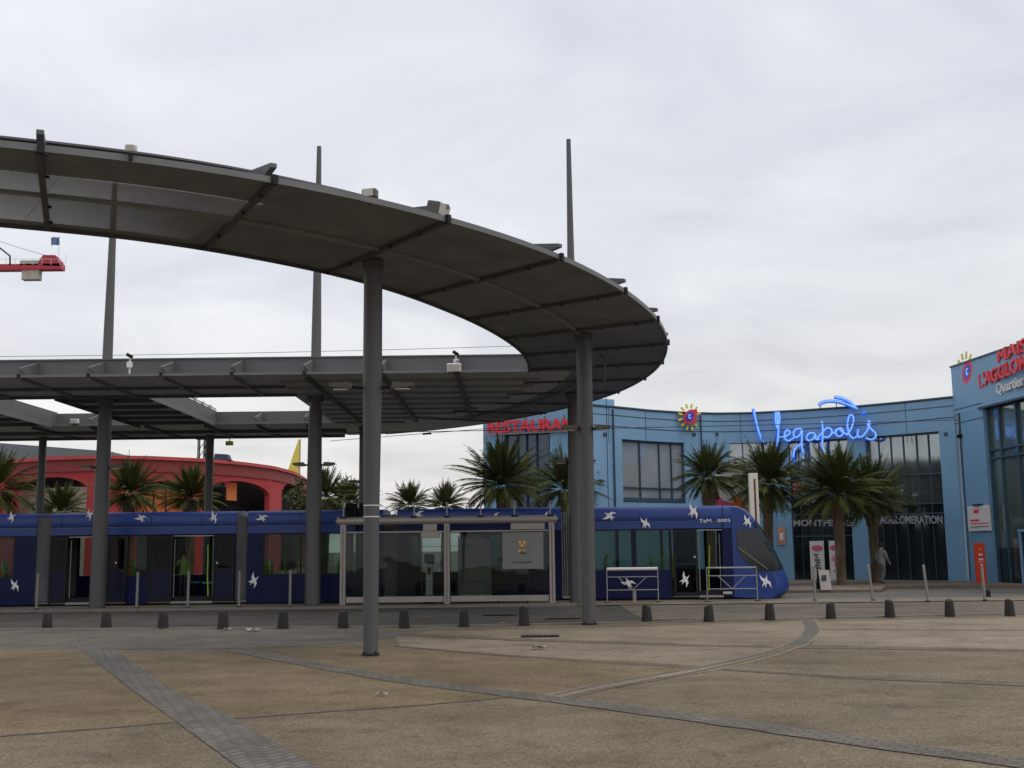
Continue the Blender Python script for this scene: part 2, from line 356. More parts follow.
def text(s, p, q, h, m, name='lettering', parent=None, depth=.03, bold=0.0, upv=(0, 0, 1), shear=0, **kw):
    """raised lettering whose baseline runs from p to q, cap height h"""
    cu = D.curves.new('t', 'FONT'); cu.body = s; cu.extrude = .5; cu.offset = bold; cu.shear = shear
    to = D.objects.new('t', cu); COL.objects.link(to)
    dg = bpy.context.evaluated_depsgraph_get(); me = D.meshes.new_from_object(to.evaluated_get(dg))
    vs = [v.co.copy() for v in me.vertices]; fs = [tuple(f.vertices) for f in me.polygons]
    D.objects.remove(to); D.curves.remove(cu); D.meshes.remove(me)
    x0 = min(v.x for v in vs); x1 = max(v.x for v in vs); y0 = 0 if min(v.y for v in vs) > -.1 else 0; y1 = max(v.y for v in vs)
    p = Vector(p); q = Vector(q); U = Vector(upv); dr = q-p; nrm = dr.cross(U).normalized()
    mb = MB(); mb.add([p + dr*((v.x-x0)/(x1-x0)) + U*(v.y/y1*h) + nrm*(v.z*depth) for v in vs], fs)
    return mb.build(name, m, parent, **kw)

# ================================================================== GROUND
def sheet(name, pxs, z, m, thick=None):
    P = [at_z(x, y, z) for x, y in pxs]
    mb = MB()
    if thick: mb.prism([p - Vector((0, 0, thick)) for p in P], (0, 0, thick))
    else: mb.add(P, [tuple(range(len(P)))])
    return mb.build(name, m, kind='structure')
mb = MB(); mb.add([(-1500, -60, 0), (1500, -60, 0), (1500, 2500, 0), (-1500, 2500, 0)], [(0, 1, 2, 3)]); mb.build('ground', 'greyagg', kind='structure')
def zsheet(name, pts, z, m):
    mb = MB(); mb.add([(x, y, z) for x, y in pts], [tuple(range(len(pts)))]); return mb.build(name, m, kind='structure')

# kerb line of the plaza through the low bollards
KERB = [(-40, 29.9), (-25, 28.3), (-18, 27.6), (-11.5, 27.0), (-9.8, 26.8), (-6.8, 26.55), (-3.97, 26.5), (-1.2, 26.55), (3.15, 26.95), (6.2, 27.6), (9.4, 28.2), (12.5, 28.7), (20, 29.6), (40, 32)]
def kerb_y(x):
    for (a, b), (c, d) in zip(KERB, KERB[1:]):
        if a <= x <= c: return b + (d-b)*(x-a)/(c-a)
    return KERB[-1][1]
zsheet('plaza', [(-40, -30), (40, -30)] + [(x, y-.25) for x, y in KERB[::-1]], .004, 'tan')
# road between the plaza and the platform
zsheet('road', [(x, y-.25) for x, y in KERB] + [(40, 35), (-40, 34.75)], .006, 'asphalt')
zsheet('road_right', [(x, y-.2) for x, y in KERB if x >= 0] + [(40, 35), (3.2, 34.75)], .009, 'roadtan')
mb = MB()
for (a, b), (c, d) in zip(KERB, KERB[1:]): mb.beam((a, b-.3, .015), (c, d-.3, .015), .22, .04)
mb.build('kerb_stones', 'paleline', kind='structure')
# plaza panels of different aggregate
sheet('plaza_panel', [(-60, 651), (84, 649), (130, 690), (178, 722), (-60, 740)], .0065, M['ochre'])
sheet('plaza_panel', [(112, 652), (240, 652), (330, 669), (430, 685), (520, 697), (420, 705), (232, 719), (176, 692)], .0065, M['ochre'])
sheet('plaza_panel', [(262, 648), (400, 648), (512, 657), (690, 668), (600, 686), (550, 695), (440, 684), (320, 664)], .0065, M['ochre'])
sheet('plaza_panel', [(395, 636), (512, 641), (700, 646), (795, 648), (760, 656), (702, 666), (512, 655), (400, 646)], .0065, M['pale'])
sheet('plaza_panel', [(430, 631), (640, 627), (805, 621), (811, 630), (800, 641), (785, 646), (690, 644), (512, 638), (420, 633)], .0065, M['pale'])
sheet('plaza_panel', [(815, 622), (1060, 616), (1060, 650), (812, 645), (816, 632)], .0065, M['pale'])
sheet('plaza_panel', [(800, 650), (1060, 653), (1060, 684), (842, 676), (710, 668), (764, 658)], .0065, M['tan'])
sheet('plaza_apron', [(-60, 630), (345, 629), (425, 631), (400, 636), (345, 643), (250, 649), (-60, 650)], .0085, M['greyagg'])
# stone bands
sheet('stone_band', [(75, 645), (112, 648), (170, 689), (232, 717), (330, 775), (250, 775), (180, 724), (130, 688)], .0115, M['setts_a'])
def strip(name, pts, wm, z, m):
    P = [at_z(x, y, z) for x, y in pts]; mb = MB(); L = []; rs = random.Random(len(pts)*7+int(wm*100))
    Q = []
    for a, b in zip(P, P[1:]):
        k = max(1, int((b-a).length/.30)); Q += [a.lerp(b, i/k) for i in range(k)]
    P = Q+[P[-1]]
    for i, p in enumerate(P):
        t = (P[min(i+1, len(P)-1)]-P[max(0, i-1)]).normalized(); nn = Vector((-t.y, t.x, 0))*wm/2; L.append((p+nn*rs.uniform(.78, 1.08), p-nn*rs.uniform(.78, 1.08)))
    for (a, b), (c, d) in zip(L, L[1:]): mb.add([a, b, d, c], [(0, 1, 2, 3)])
    mb.build(name, m, kind='structure')
strip('stone_band', [(236, 650), (310, 664), (400, 680), (480, 690), (560, 700), (660, 713), (762, 727), (850, 740), (937, 752), (1060, 768)], .42, .0125, M['setts_b'])
strip('stone_joint', [(-30, 738), (80, 730), (172, 722)], .075, .0095, M['darkline'])
strip('stone_joint', [(236, 718), (330, 711), (420, 705), (520, 696)], .075, .0095, M['darkline'])
strip('stone_joint', [(396, 646), (512, 656), (600, 662), (702, 668), (842, 677), (930, 681), (1060, 687)], .17, .0095, M['darkline'])
strip('stone_joint', [(395, 634), (512, 640), (600, 643), (700, 646), (812, 648), (1060, 651)], .16, .0095, M['darkline'])
strip('stone_joint', [(812, 629), (920, 630), (1060, 630)], .16, .0095, M['darkline'])
strip('stone_curve', [(806, 618), (811, 625), (812, 631), (806, 638), (792, 646), (765, 655), (735, 662), (702, 669), (650, 678), (600, 687), (556, 697)], .46, .0105, M['pale'])
CV = [(806, 618), (811, 625), (812, 631), (806, 638), (792, 646), (765, 655), (735, 662), (702, 669), (650, 678), (600, 687), (556, 697)]
strip('stone_curve', CV[:5], .30, .0135, M['setts_b'])
for dy_ in (-1.6, 1.6): strip('stone_joint', [(x-1, y+dy_*(.7+i*.12)) for i, (x, y) in enumerate(CV[3:])], .09, .0120, M['darkline'])
# platform for the tram and the pavement to the right
mb = MB(); mb.box((-40, 34.75, -.1), (1.9, 34.95, .07)); mb.build('platform_kerb', 'paleline', kind='structure')
zsheet('platform', [(-40, 34.95), (1.9, 34.95), (2.2, 37.45), (-40, 37.45)], .05, 'platform')
zsheet('platform_ramp', [(1.9, 34.75), (40, 35), (40, 37.45), (2.2, 37.45)], .03, 'platform')
zsheet('track_bed', [(-60, 37.45), (60, 37.45), (60, 45), (-60, 45)], .02, 'greyagg')
mb = MB()
for y in (38.1, 39.55, 41.6, 43.05): mb.box((-60, y, .0), (60, y+.07, .035))
mb.build('rails', 'alu2', kind='structure')
pv = [at_z(x, y, 0) for x, y in [(700, 594.5), (880, 593), (885, 589), (960, 588), (1100, 590)]]
mb = MB(); mb.prism([(p.x, p.y, -.1) for p in pv] + [(60, 44, -.1), (60, 75, -.1), (-5, 75, -.1)], (0, 0, .22)); mb.build('pavement', 'platform', kind='structure')
mb = MB()
for a, b in zip(pv, pv[1:]): mb.beam((a.x, a.y-.06, .06), (b.x, b.y-.06, .06), .1, .14)
mb.build('pavement_kerb', mat('brown_kerb', (.16, .12, .085), .85, 0, .2, 4), kind='structure')
# manholes, drains
def drain(x, y, w, d, lab):
    p = at_z(x, y, .03); t = thing('drain_cover', (p.x, p.y, .016), lab, 'drain cover', 'iron covers in the road')
    MB().box((p.x-w/2, p.y-d/2, .016), (p.x+w/2, p.y+d/2, .034)).build('cover_frame', 'dark', t)
    g = MB()
    for i in range(6): xx = p.x-w/2+w*(i+.5)/6; g.box((xx-w/22, p.y-d/2+.04, .034), (xx+w/22, p.y+d/2-.04, .04))
    g.build('cover_bars', M['rib'], t)
drain(500, 614.5, .9, .35, 'iron drain cover in the road in front of the right shelter bay')
drain(563, 618, .9, .3, 'iron drain cover in the road just left of the near column')
drain(540, 635.5, .75, .35, 'large dark iron cover in the pale paving below the road edge')
drain(676, 620, 1.3, .3, 'long iron drain cover in the road below the right of the bench railing')

# ================================================================== LOW BOLLARDS
def make_bollard():
    mb = MB(); o = []
    prof = [(.125, 0), (.122, .05), (.098, .35), (.085, .39), (.04, .40)]
    for r, z in prof:
        for k in range(14):
            th = 2*math.pi*k/14; mb.v.append(Vector((r*math.cos(th)*1.05, r*math.sin(th), z + (.02*math.cos(th) if z > .3 else 0))))
    for i in range(len(prof)-1):
        for k in range(14): k2 = (k+1) % 14; mb.f.append((i*14+k, i*14+k2, (i+1)*14+k2, (i+1)*14+k))
    mb.f.append(tuple(range((len(prof)-1)*14, len(prof)*14)))
    return mb.build('bollard', 'stone', smooth=True, loc=(0, 0, 0), group='low dark bollards along the plaza kerb', cat='bollard')
bx = [47, 106, 163, 223, 283, 343, 404, 464, 524, 647, 709, 770, 831, 890, 950, 1010]
by = [628, 628, 628.5, 628.5, 628, 627.5, 627.5, 626, 625, 622, 621, 619.5, 618, 617, 616, 615.5]
bl = ['leftmost, below the dark gap between tram cars', 'second from the left, right of the leftmost mast foot', 'third from the left, below a grey post', 'fourth from the left, beside scraps of litter',
      'fifth from the left, left of the middle mast', 'below the left post of the shelter', 'just right of the round near column', 'below the middle post of the shelter', 'below the right shelter bay, left of the second round column',
      'below the bench railing, first right of the second round column', 'below the left end of the right railing', 'below the tram nose', 'first right of the tram nose, below a white post', 'third from the right, below a leaning white post',
      'second from the right', 'rightmost, at the edge of the photo']
b0 = make_bollard()
for i, (x, y) in enumerate(zip(bx, by)):
    o = b0 if i == 0 else b0.copy()
    if i: COL.objects.link(o)
    p = at_z(x, y, .02); o.location = (p.x, p.y, .01); o.rotation_euler.z = rnd.uniform(0, 6); o.scale = (1, 1, rnd.uniform(.92, 1.04))
    o['label'] = 'low dark tapered bollard, ' + bl[i]

# ================================================================== THIN POSTS
def make_post(lab, p, h, lean, r=.042):
    t = thing('post', p, lab, 'post', 'slim pale posts by the tram line')
    q = Vector(p)+Vector((lean, 0, h))
    MB().tube([p, q], r, 12).build('shaft', 'post', t, smooth=True)
    MB().tube([q, q+Vector((0, 0, .02))], [r*1.05, r*.6], 12).build('cap', 'alu2', t)
    MB().cyl(p, Vector(p)+Vector((0, 0, .03)), r*1.7, r*1.5, 12).build('base_collar', 'dark', t)
for px, py, lean, lab in [(37, 608, 0, 'slim grey post at the far left in front of the tram car gap'), (137, 607.5, 0, 'slim grey post right of the leftmost mast'),
                          (188, 607.5, 0, 'slim grey post in front of the open tram doorway'), (239, 607.5, 0, 'slim grey post in front of the grey tram bellows'),
                          (290, 607, 0, 'slim grey post just left of the middle mast')]:
    make_post(lab, (colx(px, 600, 35.6), 35.6, .05), 1.10, lean)
for px, py, lean, lab in [(815, 600.5, 0, 'slim white post right of the tram nose'), (873, 600.5, -.10, 'white post leaning left beside the palm trunk'),
                          (928, 601.5, -.07, 'white post leaning slightly left before the dark shop glass'), (985, 600.5, -.03, 'white post in front of the red totem')]:
    p = at_z(px, py, .03); make_post(lab, (p.x, p.y, .03), 1.08, lean)
p = at_z(988, 597, .03)
t = thing('traffic_cone', (p.x, p.y, .03), 'small dark round stub on the ground beside the rightmost white post', 'stub')
t.name = 'ground_stub'; WORLD['ground_stub'] = Vector((p.x, p.y, .03))
MB().cyl(p, p+Vector((0, 0, .12)), .09, .09, 12).build('foot', 'dark', t); MB().ball(p+Vector((0, 0, .16)), .09).build('head', 'dark', t, smooth=True)

# ================================================================== CANOPY
ZC = 6.77; CX, CY = -17.2, 31.2; RI, RO = 17.7, 21.3
def herm(tab, a):
    a = math.degrees(a)
    if a <= tab[0][0]: return tab[0][1]
    for i in range(len(tab)-1):
        (x0, y0), (x1, y1) = tab[i], tab[i+1]
        if a <= x1:
            def sl(j): j0 = max(0, j-1); j1 = min(len(tab)-1, j+1); return (tab[j1][1]-tab[j0][1])/(tab[j1][0]-tab[j0][0])
            h = x1-x0; t = (a-x0)/h; m0, m1 = sl(i)*h, sl(i+1)*h
            return (2*t**3-3*t*t+1)*y0+(t**3-2*t*t+t)*m0+(-2*t**3+3*t*t)*y1+(t**3-t*t)*m1
    return tab[-1][1]
TO = [(-90, 18.9), (-75, 19.75), (-66, 20.35), (-58.6, 20.85), (-52, 21.32), (-46.7, 21.55), (-40, 21.67), (-34, 21.68), (-28, 21.6), (-20, 21.48), (-9, 21.35), (4.5, 21.25), (18, 21.18), (30, 21.1), (41, 21.1), (50, 21.05), (57, 20.86)]
TI = [(-90, 16.0), (-75, 16.5), (-66, 16.85), (-57.2, 17.3), (-50.8, 17.68), (-45, 17.85), (-38, 17.93), (-33, 17.88), (-26, 17.75), (-16, 17.68), (-8, 17.7), (60, 17.7)]
fo = lambda d=0: (lambda a: herm(TO, a)+d)
fi = lambda d=0: (lambda a: herm(TI, a)+d)
fm_ = lambda u: (lambda a: herm(TI, a)*(1-u)+herm(TO, a)*u)
can = thing('canopy', (0, 31, ZC), 'grey steel station canopy curving as a ring over the tram stop', 'canopy')
def pol(r, a, z):
    if callable(r): r = r(a)
    return Vector((CX + r*math.cos(a), CY + r*math.sin(a), z))
def annulus(mb, r0, r1, a0, a1, z0, z1, n):
    o = len(mb.v)
    for i in range(n+1):
        a = a0+(a1-a0)*i/n
        for r, z in ((r0, z0), (r1, z0), (r1, z1), (r0, z1)): mb.v.append(pol(r, a, z))
    for i in range(n):
        b = o+i*4
        for k in range(4): mb.f.append((b+k, b+(k+1) % 4, b+4+(k+1) % 4, b+4+k))
    mb.f.append((o, o+1, o+2, o+3)); mb.f.append((o+4*n, o+4*n+3, o+4*n+2, o+4*n+1)); return mb
STEP = R(7.9); ribs = [R(-56.2) + STEP*k for k in range(-4, 13)]
for i, (a, b) in enumerate(zip(ribs, ribs[1:])):
    if math.degrees(b) < -47:
        for u0, u1, mm in ((0, .46, 'perf'), (.47, .72, 'perf2'), (.73, 1, 'perf')):
            annulus(MB(), fm_(u0), fm_(u1), a, b, ZC, ZC+.015, 6).build('perforated_sheet', mm, can)
    else:
        annulus(MB(), fi(), fo(), a, b, ZC, ZC+.05, 6).build('roof_sheet', 'roofsheet', can)
SK = R(1.2)
for a in ribs:
    pi_, po_ = pol(fi(.03), a+SK, ZC-.055), pol(fo(-.03), a-SK, ZC-.055)
    MB().beam(pi_+Vector((0, 0, .02)), po_+Vector((0, 0, .02)), .08, .065).build('cross_rib', 'rib', can)
annulus(MB(), fm_(.47), fm_(.50), ribs[0], R(35), ZC-.045, ZC-.003, 60).build('ring_beam', 'rib2', can)
annulus(MB(), fo(), fo(.05), ribs[0], R(56), ZC-.03, ZC+.06, 110).build('outer_rim', 'rim', can)
annulus(MB(), fi(-.05), fi(), ribs[0], R(1.2), ZC-.06, ZC+.07, 60).build('inner_rim', 'rib', can)
annulus(MB(), fo(-1.2), fo(-1.14), ribs[0], R(56), ZC+.06, ZC+.48, 110).build('ring_upstand', 'steel', can)
annulus(MB(), fo(-1.26), fo(-1.08), ribs[0], R(56), ZC+.48, ZC+.51, 110).build('upstand_cap', 'steel', can)
def gusset(tip, wall, up_h, wdt=.10):
    """radial fin: low at the tip, as high as the upstand at the wall"""
    tip = Vector(tip); wall = Vector(wall); sd = (wall-tip).cross(Vector((0, 0, 1))).normalized()*wdt/2
    tip = tip+(tip-wall).normalized()*.08; P = [tip-sd+Vector((0, 0, .19)), wall-sd+Vector((0, 0, .04)), wall-sd+Vector((0, 0, up_h)), tip-sd+Vector((0, 0, .25))]
    return MB().prism(P, sd*2)
for a in ribs:
    gusset(pol(fo(-.02), a-SK, ZC), pol(fo(-1.13), a-SK*.5, ZC), .48, .09).build('gusset', 'steel', can)
    MB().obox(pol(fo(.07), a-SK, ZC+.01), Vector((math.cos(a), math.sin(a), 0))*.03, Vector((-math.sin(a), math.cos(a), 0))*.04, (0, 0, .07)).build('edge_bracket', 'dark', can)
# the straight canopy in front of the tram
XW, XR = -36, -6.9
YF, YB = 31.75, 35.7
def plate(x0, x1, y0, y1, m='roofsheet2', name='roof_sheet', z=ZC, th=.05): MB().box((x0, y0, z), (x1, y1, z+th)).build(name, m, can)
bays = []; x = XR
gx = [colx(p, 370, YF+1.15) for p in (-105, -33, 37, 104, 174, 242, 312, 386, 459)]
prev = XW
for g in [q for q in gx if q < XR-.3]+[XR]: plate(prev+.01, g-.01, YF, YB); prev = g
ir = CX + math.sqrt(RI**2-(YF-CY)**2)
# filled part between the straight canopy and the ring
fill = MB(); seq = []
for i in range(25):
    y = YF + (45.6-YF)*i/24; 
    xr = CX + math.sqrt(max(0, (RI+1.2)**2-(y-CY)**2)); seq.append((xr, y))
fill.prism([(XR-.2, YF, ZC-.004)] + [(a, b, ZC-.004) for a, b in seq if a > XR-.2] + [(XR-.2, 45.8, ZC-.004)], (0, 0, .05)); fill.build('roof_sheet', 'roofsheet2', can)
# outer end piece that joins ring and far canopy
end = MB(); ex = []
for i in range(20):
    a = R(36)+ (R(57)-R(36))*i/19; p = pol(fo(), a, 0); ex.append((p.x, p.y))
end.prism([(XR-.3, 44.2, ZC-.008)] + [(-2.0, 43.0, ZC-.008)] + [(a, b, ZC-.008) for a, b in ex] + [(XR-.3, 48.9, ZC-.008)], (0, 0, .05)); end.build('roof_sheet', 'roofsheet2', can)
# ribs below the filled part: rows parallel to the tram and three running away
for k in range(9):
    y = 33.0+k*1.35
    xr = CX + math.sqrt(max(0, (RI+.4)**2-(y-CY)**2)); x0 = XR if y > YB else XR
    if xr > x0+1: MB().box((x0, y-.04, ZC-.075), (xr, y+.04, ZC-.004)).build('purlin', 'rib2', can)
for g in gx:
    if g < XR+.3:
        MB().box((g-.04, YF+.02, ZC-.08), (g+.04, YB-.02, ZC+.002)).build('cross_rib', 'rib2', can)
    else: MB().box((g-.06, YF+.02, ZC-.10), (g+.06, 43.5, ZC+.002)).build('cross_rib', 'rib', can)
MB().box((XW, 33.9, ZC-.09), (XR, 34.0, ZC-.002)).build('long_rib', 'rib', can)
MB().box((XW, YF-.05, ZC-.02), (ir+.3, YF, ZC+.055)).build('front_rim', 'rim', can)
MB().box((XW, YB, ZC-.10), (XR, YB+.06, ZC+.10)).build('back_rim', 'rib', can)
MB().box((XW, YF+1.15, ZC+.06), (ir+.4, YF+1.21, ZC+.66)).build('front_upstand', 'steel', can)
MB().box((XW, YF+1.10, ZC+.66), (ir+.4, YF+1.26, ZC+.70)).build('upstand_cap', 'steel', can)
for g in gx:
    gusset((g, YF+.02, ZC), (g, YF+1.15, ZC), .60, .09).build('gusset', 'steel', can)
    MB().box((g-.04, YF-.09, ZC-.05), (g+.04, YF-.05, ZC+.08)).build('edge_bracket', 'dark', can)
# far canopy beyond the tram
FY0, FY1 = 44.1, 48.7
plate(-36, XR-.3, FY0, FY1, th=.06)
MB().box((-36, 46.3, ZC-.14), (XR, 46.45, ZC-.003)).build('long_rib', 'rib', can)
MB().box((-36, FY0-.05, ZC-.02), (XR, FY0, ZC+.065)).build('front_rim', 'rim', can)
MB().box((-36, FY1, ZC-.12), (XR-.4, FY1+.06, ZC+.10)).build('back_rim', 'rib', can)
MB().box((-36, FY0+1.1, ZC+.06), (XR+.3, FY0+1.16, ZC+.62)).build('far_upstand', 'steel', can)
for p in (45, 100, 155, 213, 262, 310):
    g = colx(p, 416, FY0+1.1)
    gusset((g, FY0+.02, ZC), (g, FY0+1.1, ZC), .56, .09).build('gusset', 'steel', can)
    MB().box((g-.05, FY0, ZC-.12), (g+.05, FY1-.02, ZC-.002)).build('cross_rib', 'rib', can)
# two cross links over the tracks
for xr_, xl_ in ((-11.75, -14.7), (-18.2, -23.5)):
    plate(xl_, xr_, YB+.06, FY0-.05, th=.05)
    MB().box((xr_-.03, YB+.08, ZC-.08), (xr_+.03, FY0-.07, ZC+.08)).build('link_rim', 'rim', can)
    MB().box((xl_-.03, YB+.08, ZC-.14), (xl_+.03, FY0-.07, ZC+.08)).build('link_rim', 'rib', can)
    MB().box((xr_-.30, YB+.1, ZC+.05), (xr_-.24, FY0+1.1, ZC+.66)).build('link_upstand', 'steel', can)
    for k in range(5):
        yy = YB+.9+k*1.6; MB().box((xl_+.05, yy-.05, ZC-.13), (xr_-.05, yy+.05, ZC-.002)).build('cross_rib', 'rib', can)
MB().tube([(-12.0, YB+2, ZC+.72), (-12.0, FY0+1, ZC+.72)], .025, 8).build('cable_rail', 'alu2', can)
for k in range(7): MB().box((-12.06, YB+2.2+k*1.05, ZC+.66), (-11.94, YB+2.3+k*1.05, ZC+.78)).build('cable_clip', 'whitesign', can)
# west edge upstand of the filled part
MB().box((XR-.1, YB+.1, ZC+.05), (XR-.04, FY0+1.1, ZC+.60)).build('side_upstand', 'steel', can)
# ring brackets under the far end, round cable loop near the second column
lo = [pol(19.3, R(-8.5), ZC-.1)+Vector((.16*math.sin(t)+.35, .1, -.45+.45*math.cos(t))) for t in [math.pi*k/10 for k in range(11)]]
MB().tube(lo, .03, 6).build('cable_loop', 'steel', can, smooth=True)

for a in ribs[1:]:
    for u in (.08, .3, .68, .92):
        q = pol(RI, a+SK, ZC-.06).lerp(pol(RO, a-SK, ZC-.06), u); MB().cyl(q, q-Vector((0, 0, .03)), .03, .03, 6).build('bolt', 'dark', can)
# ---- things fixed on the canopy
def floodlight(p, face, lab, w=.5, pole=0, m='lens', cat='floodlight', name='floodlight'):
    p = Vector(p); t = thing(name, p, lab, cat)
    f = Vector(face).normalized(); s = f.cross(Vector((0, 0, 1))).normalized(); u = s.cross(f)
    c = p + Vector((0, 0, pole+.16))
    k_ = min(1, w/.4); f = f; MB().obox(c, s*w/2, f*.13*k_, u*.12*k_).build('housing', 'whitesign' if m == 'white' else 'lamp', t, bevel=.02)
    MB().obox(c+f*.145*k_, s*(w/2-.03), f*.012, u*.10*k_).build('lens', 'lens', t)
    MB().cyl(p, p+Vector((0, 0, pole+.08)), .025, .025, 8).build('bracket', 'dark', t)
floodlight(pol(fo(-.08), R(-41.8), ZC+.02), (1, -.5, -.3), 'tilted floodlight standing on the outer edge of the near roof arc', .34)
floodlight(pol(fo(-.1), R(-45.2), ZC+.0), (-.3, -1, 0), 'small dark fitting on top of the near arc left of the tilted floodlight', .22)
p = at_z(128, 156, ZC); floodlight((p.x, p.y+.1, ZC-.02), (.2, -1, -.2), 'small white box lamp on the near roof arc at upper left', .15, 0, 'white')
p = at_y(455, 370, YF+.3); floodlight((p.x, YF-.2, ZC-.06), (0, -1, -.2), 'white floodlight clamped on the front edge of the straight canopy', .4, 0, 'white')
def camera_mast(px, Y, z, lab):
    p = Vector((colx(px, 360, Y), Y, z)); t = thing('security_camera', p, lab, 'camera')
    MB().cyl(p, p+Vector((0, 0, .52)), .025, .025, 8).build('stem', 'whitesign', t)
    MB().obox(p+Vector((0, -.02, .32)), (.075, 0, 0), (0, .05, 0), (0, 0, .085)).build('junction_box', 'whitesign', t, bevel=.015)
    MB().tube([p+Vector((-.07, -.1, .62)), p+Vector((.06, .02, .55))], .05, 10).build('camera_head', 'dark', t, smooth=True)
camera_mast(130, YF+.6, ZC+.1, 'small security camera on a white stem above the straight canopy, right of the leftmost mast')
camera_mast(456, YF+.8, ZC+.1, 'small camera bracket above the white floodlight on the straight canopy')
for px, lab in ((76, 'pale box lamp on the far canopy left of the leftmost mast'), (154, 'round pale lamp on the far canopy right of the leftmost mast')):
    x = colx(px, 415, FY0); floodlight((x, FY0-.1, ZC+.0), (0, -1, -.1), lab, .3, 0, 'white')
x = colx(230, 437, 48.9); t = thing('hanging_lamp', (x, 48.85, ZC-.45), 'small yellow lamp hanging under the back edge of the far canopy', 'lamp')
MB().box((x-.16, 48.75, ZC-.40), (x+.16, 48.95, ZC-.22)).build('lamp_body', 'yellow', t, bevel=.02); MB().cyl((x, 48.85, ZC-.22), (x, 48.85, ZC-.02), .02, .02, 6).build('stem', 'dark', t)

# ================================================================== COLUMNS AND MASTS
def lamp_pair(t, x, y, z, r, sc=.75, arm=.04):
    for s in (-1, 1):
        a = MB().tube([(x+s*r*.8, y, z), (x+s*(r+arm+.1), y-.05, z+.02)], .03, 8).build('lamp_arm', 'dark', t)
        c = Vector((x+s*(r+arm+.26*sc), y-.1, z+.02))
        h = MB().prism([c+Vector((-s*.26*sc, -.10, -.06)), c+Vector((s*.26*sc, -.10, -.02)), c+Vector((s*.26*sc, -.10, .05)), c+Vector((-s*.2*sc, -.10, .07))], (0, .2, 0)).build('lamp_head', 'lamp', t, bevel=.015)
        MB().obox(c+Vector((0, 0, -.055)), (.17*sc, 0, 0), (0, .07, 0), (0, 0, .008)).build('lens', 'lens', h)
def column(px, py, Y, lab, r0, r1, top=ZC, lamps=True, group='round columns under the curved roof', name='column'):
    x = at_z(px, py, 0).x if Y is None else colx(px, py, Y); Y = at_z(px, py, 0).y if Y is None else Y
    t = thing(name, (x, Y, 0), lab, 'mast' if name == 'mast' else 'column', group)
    if name == 'mast':
        zs = [0, 2, 4, 6.2, 6.5, 9, 12, top]; rs = [r0, r0*.98, r0*.93, r0*.85, r0*.70, r0*.62, r0*.46, r1]
    else: zs = [0, 2.2, 4.6, top-.1]; rs = [r0, r0*1.06, r1, r1*.98]
    MB().tube([(x, Y, z) for z in zs], rs, 20).build('shaft', 'mast', t, smooth=True)
    MB().cyl((x, Y, 0), (x, Y, .05), r0*1.22, r0*1.15, 20).build('base_plate', 'dark', t)
    for k in range(4):
        a = R(45+90*k); MB().cyl((x+math.cos(a)*r0*1.05, Y+math.sin(a)*r0*1.05, .05), (x+math.cos(a)*r0*1.05, Y+math.sin(a)*r0*1.05, .085), .014, .014, 6).build('anchor_bolt', 'dark', t)
    if name != 'mast': MB().cyl((x, Y, top-.16), (x, Y, top-.02), r1*1.08, r1*1.12, 20).build('head_plate', 'rib', t)
    else: MB().cyl((x, Y, ZC-.2), (x, Y, ZC-.03), r0*1.0, r0*1.15, 20).build('canopy_collar', 'rib', t)
    if lamps: lamp_pair(t, x, Y, 4.5, r0, .75, .2 if Y < 22 else .03)
    return t, x, Y
t, cx1, cy1 = column(370.5, 656, None, 'nearest round steel column with two white rings, standing in the plaza', .125, .165)
for z in (2.29, 2.48): MB().cyl((cx1, cy1, z), (cx1, cy1, z+.02), .14, .14, 20).build('white_ring', 'whitesign', t)
t, cx2, cy2 = column(589.5, 625, None, 'round steel column at the road edge under the bend of the roof, right of the shelter', .155, .185)
column(97, 608, 36.3, 'tall tapered mast at left, rising through the canopy beside the open tram doors', .25, .075, 14.7, name='mast', group='tall tapered masts along the platform')
column(312.5, 607, 36.3, 'tall tapered mast in the middle, just left of the glass shelter', .255, .075, 15.25, name='mast', group='tall tapered masts along the platform')
column(577.5, 604, 36.3, 'tall tapered mast right of the shelter, half hidden behind the round column', .24, .075, 15.4, name='mast', group='tall tapered masts along the platform')
column(40, 500, 48.2, 'thin dark column at the far left standing beyond the tram', .165, .165, lamps=False, group='far columns beyond the tram')
column(208.5, 500, 48.2, 'thin dark column beyond the tram in front of the red building', .17, .17, lamps=False, group='far columns beyond the tram')
column(363.5, 500, 45.6, 'far column hidden mostly behind the nearest round column', .19, .19, group='far columns beyond the tram')
# traffic signal seen left of the near column, on the platform
sx = colx(351, 512, 36.9)
t = thing('tram_signal', (sx, 36.9, .05), 'black signal head on a pole behind the nearest column', 'signal')
MB().cyl((sx+.2, 37.0, .05), (sx+.2, 37.0, 3.1), .05, .05, 10).build('pole', 'dark', t)
MB().box((sx-.17, 36.78, 2.6), (sx+.2, 37.0, 3.28)).build('signal_box', 'black', t, bevel=.02)
MB().box((sx+.28, 36.78, 2.6), (sx+.5, 37.0, 3.28)).build('signal_box', 'black', t, bevel=.02)

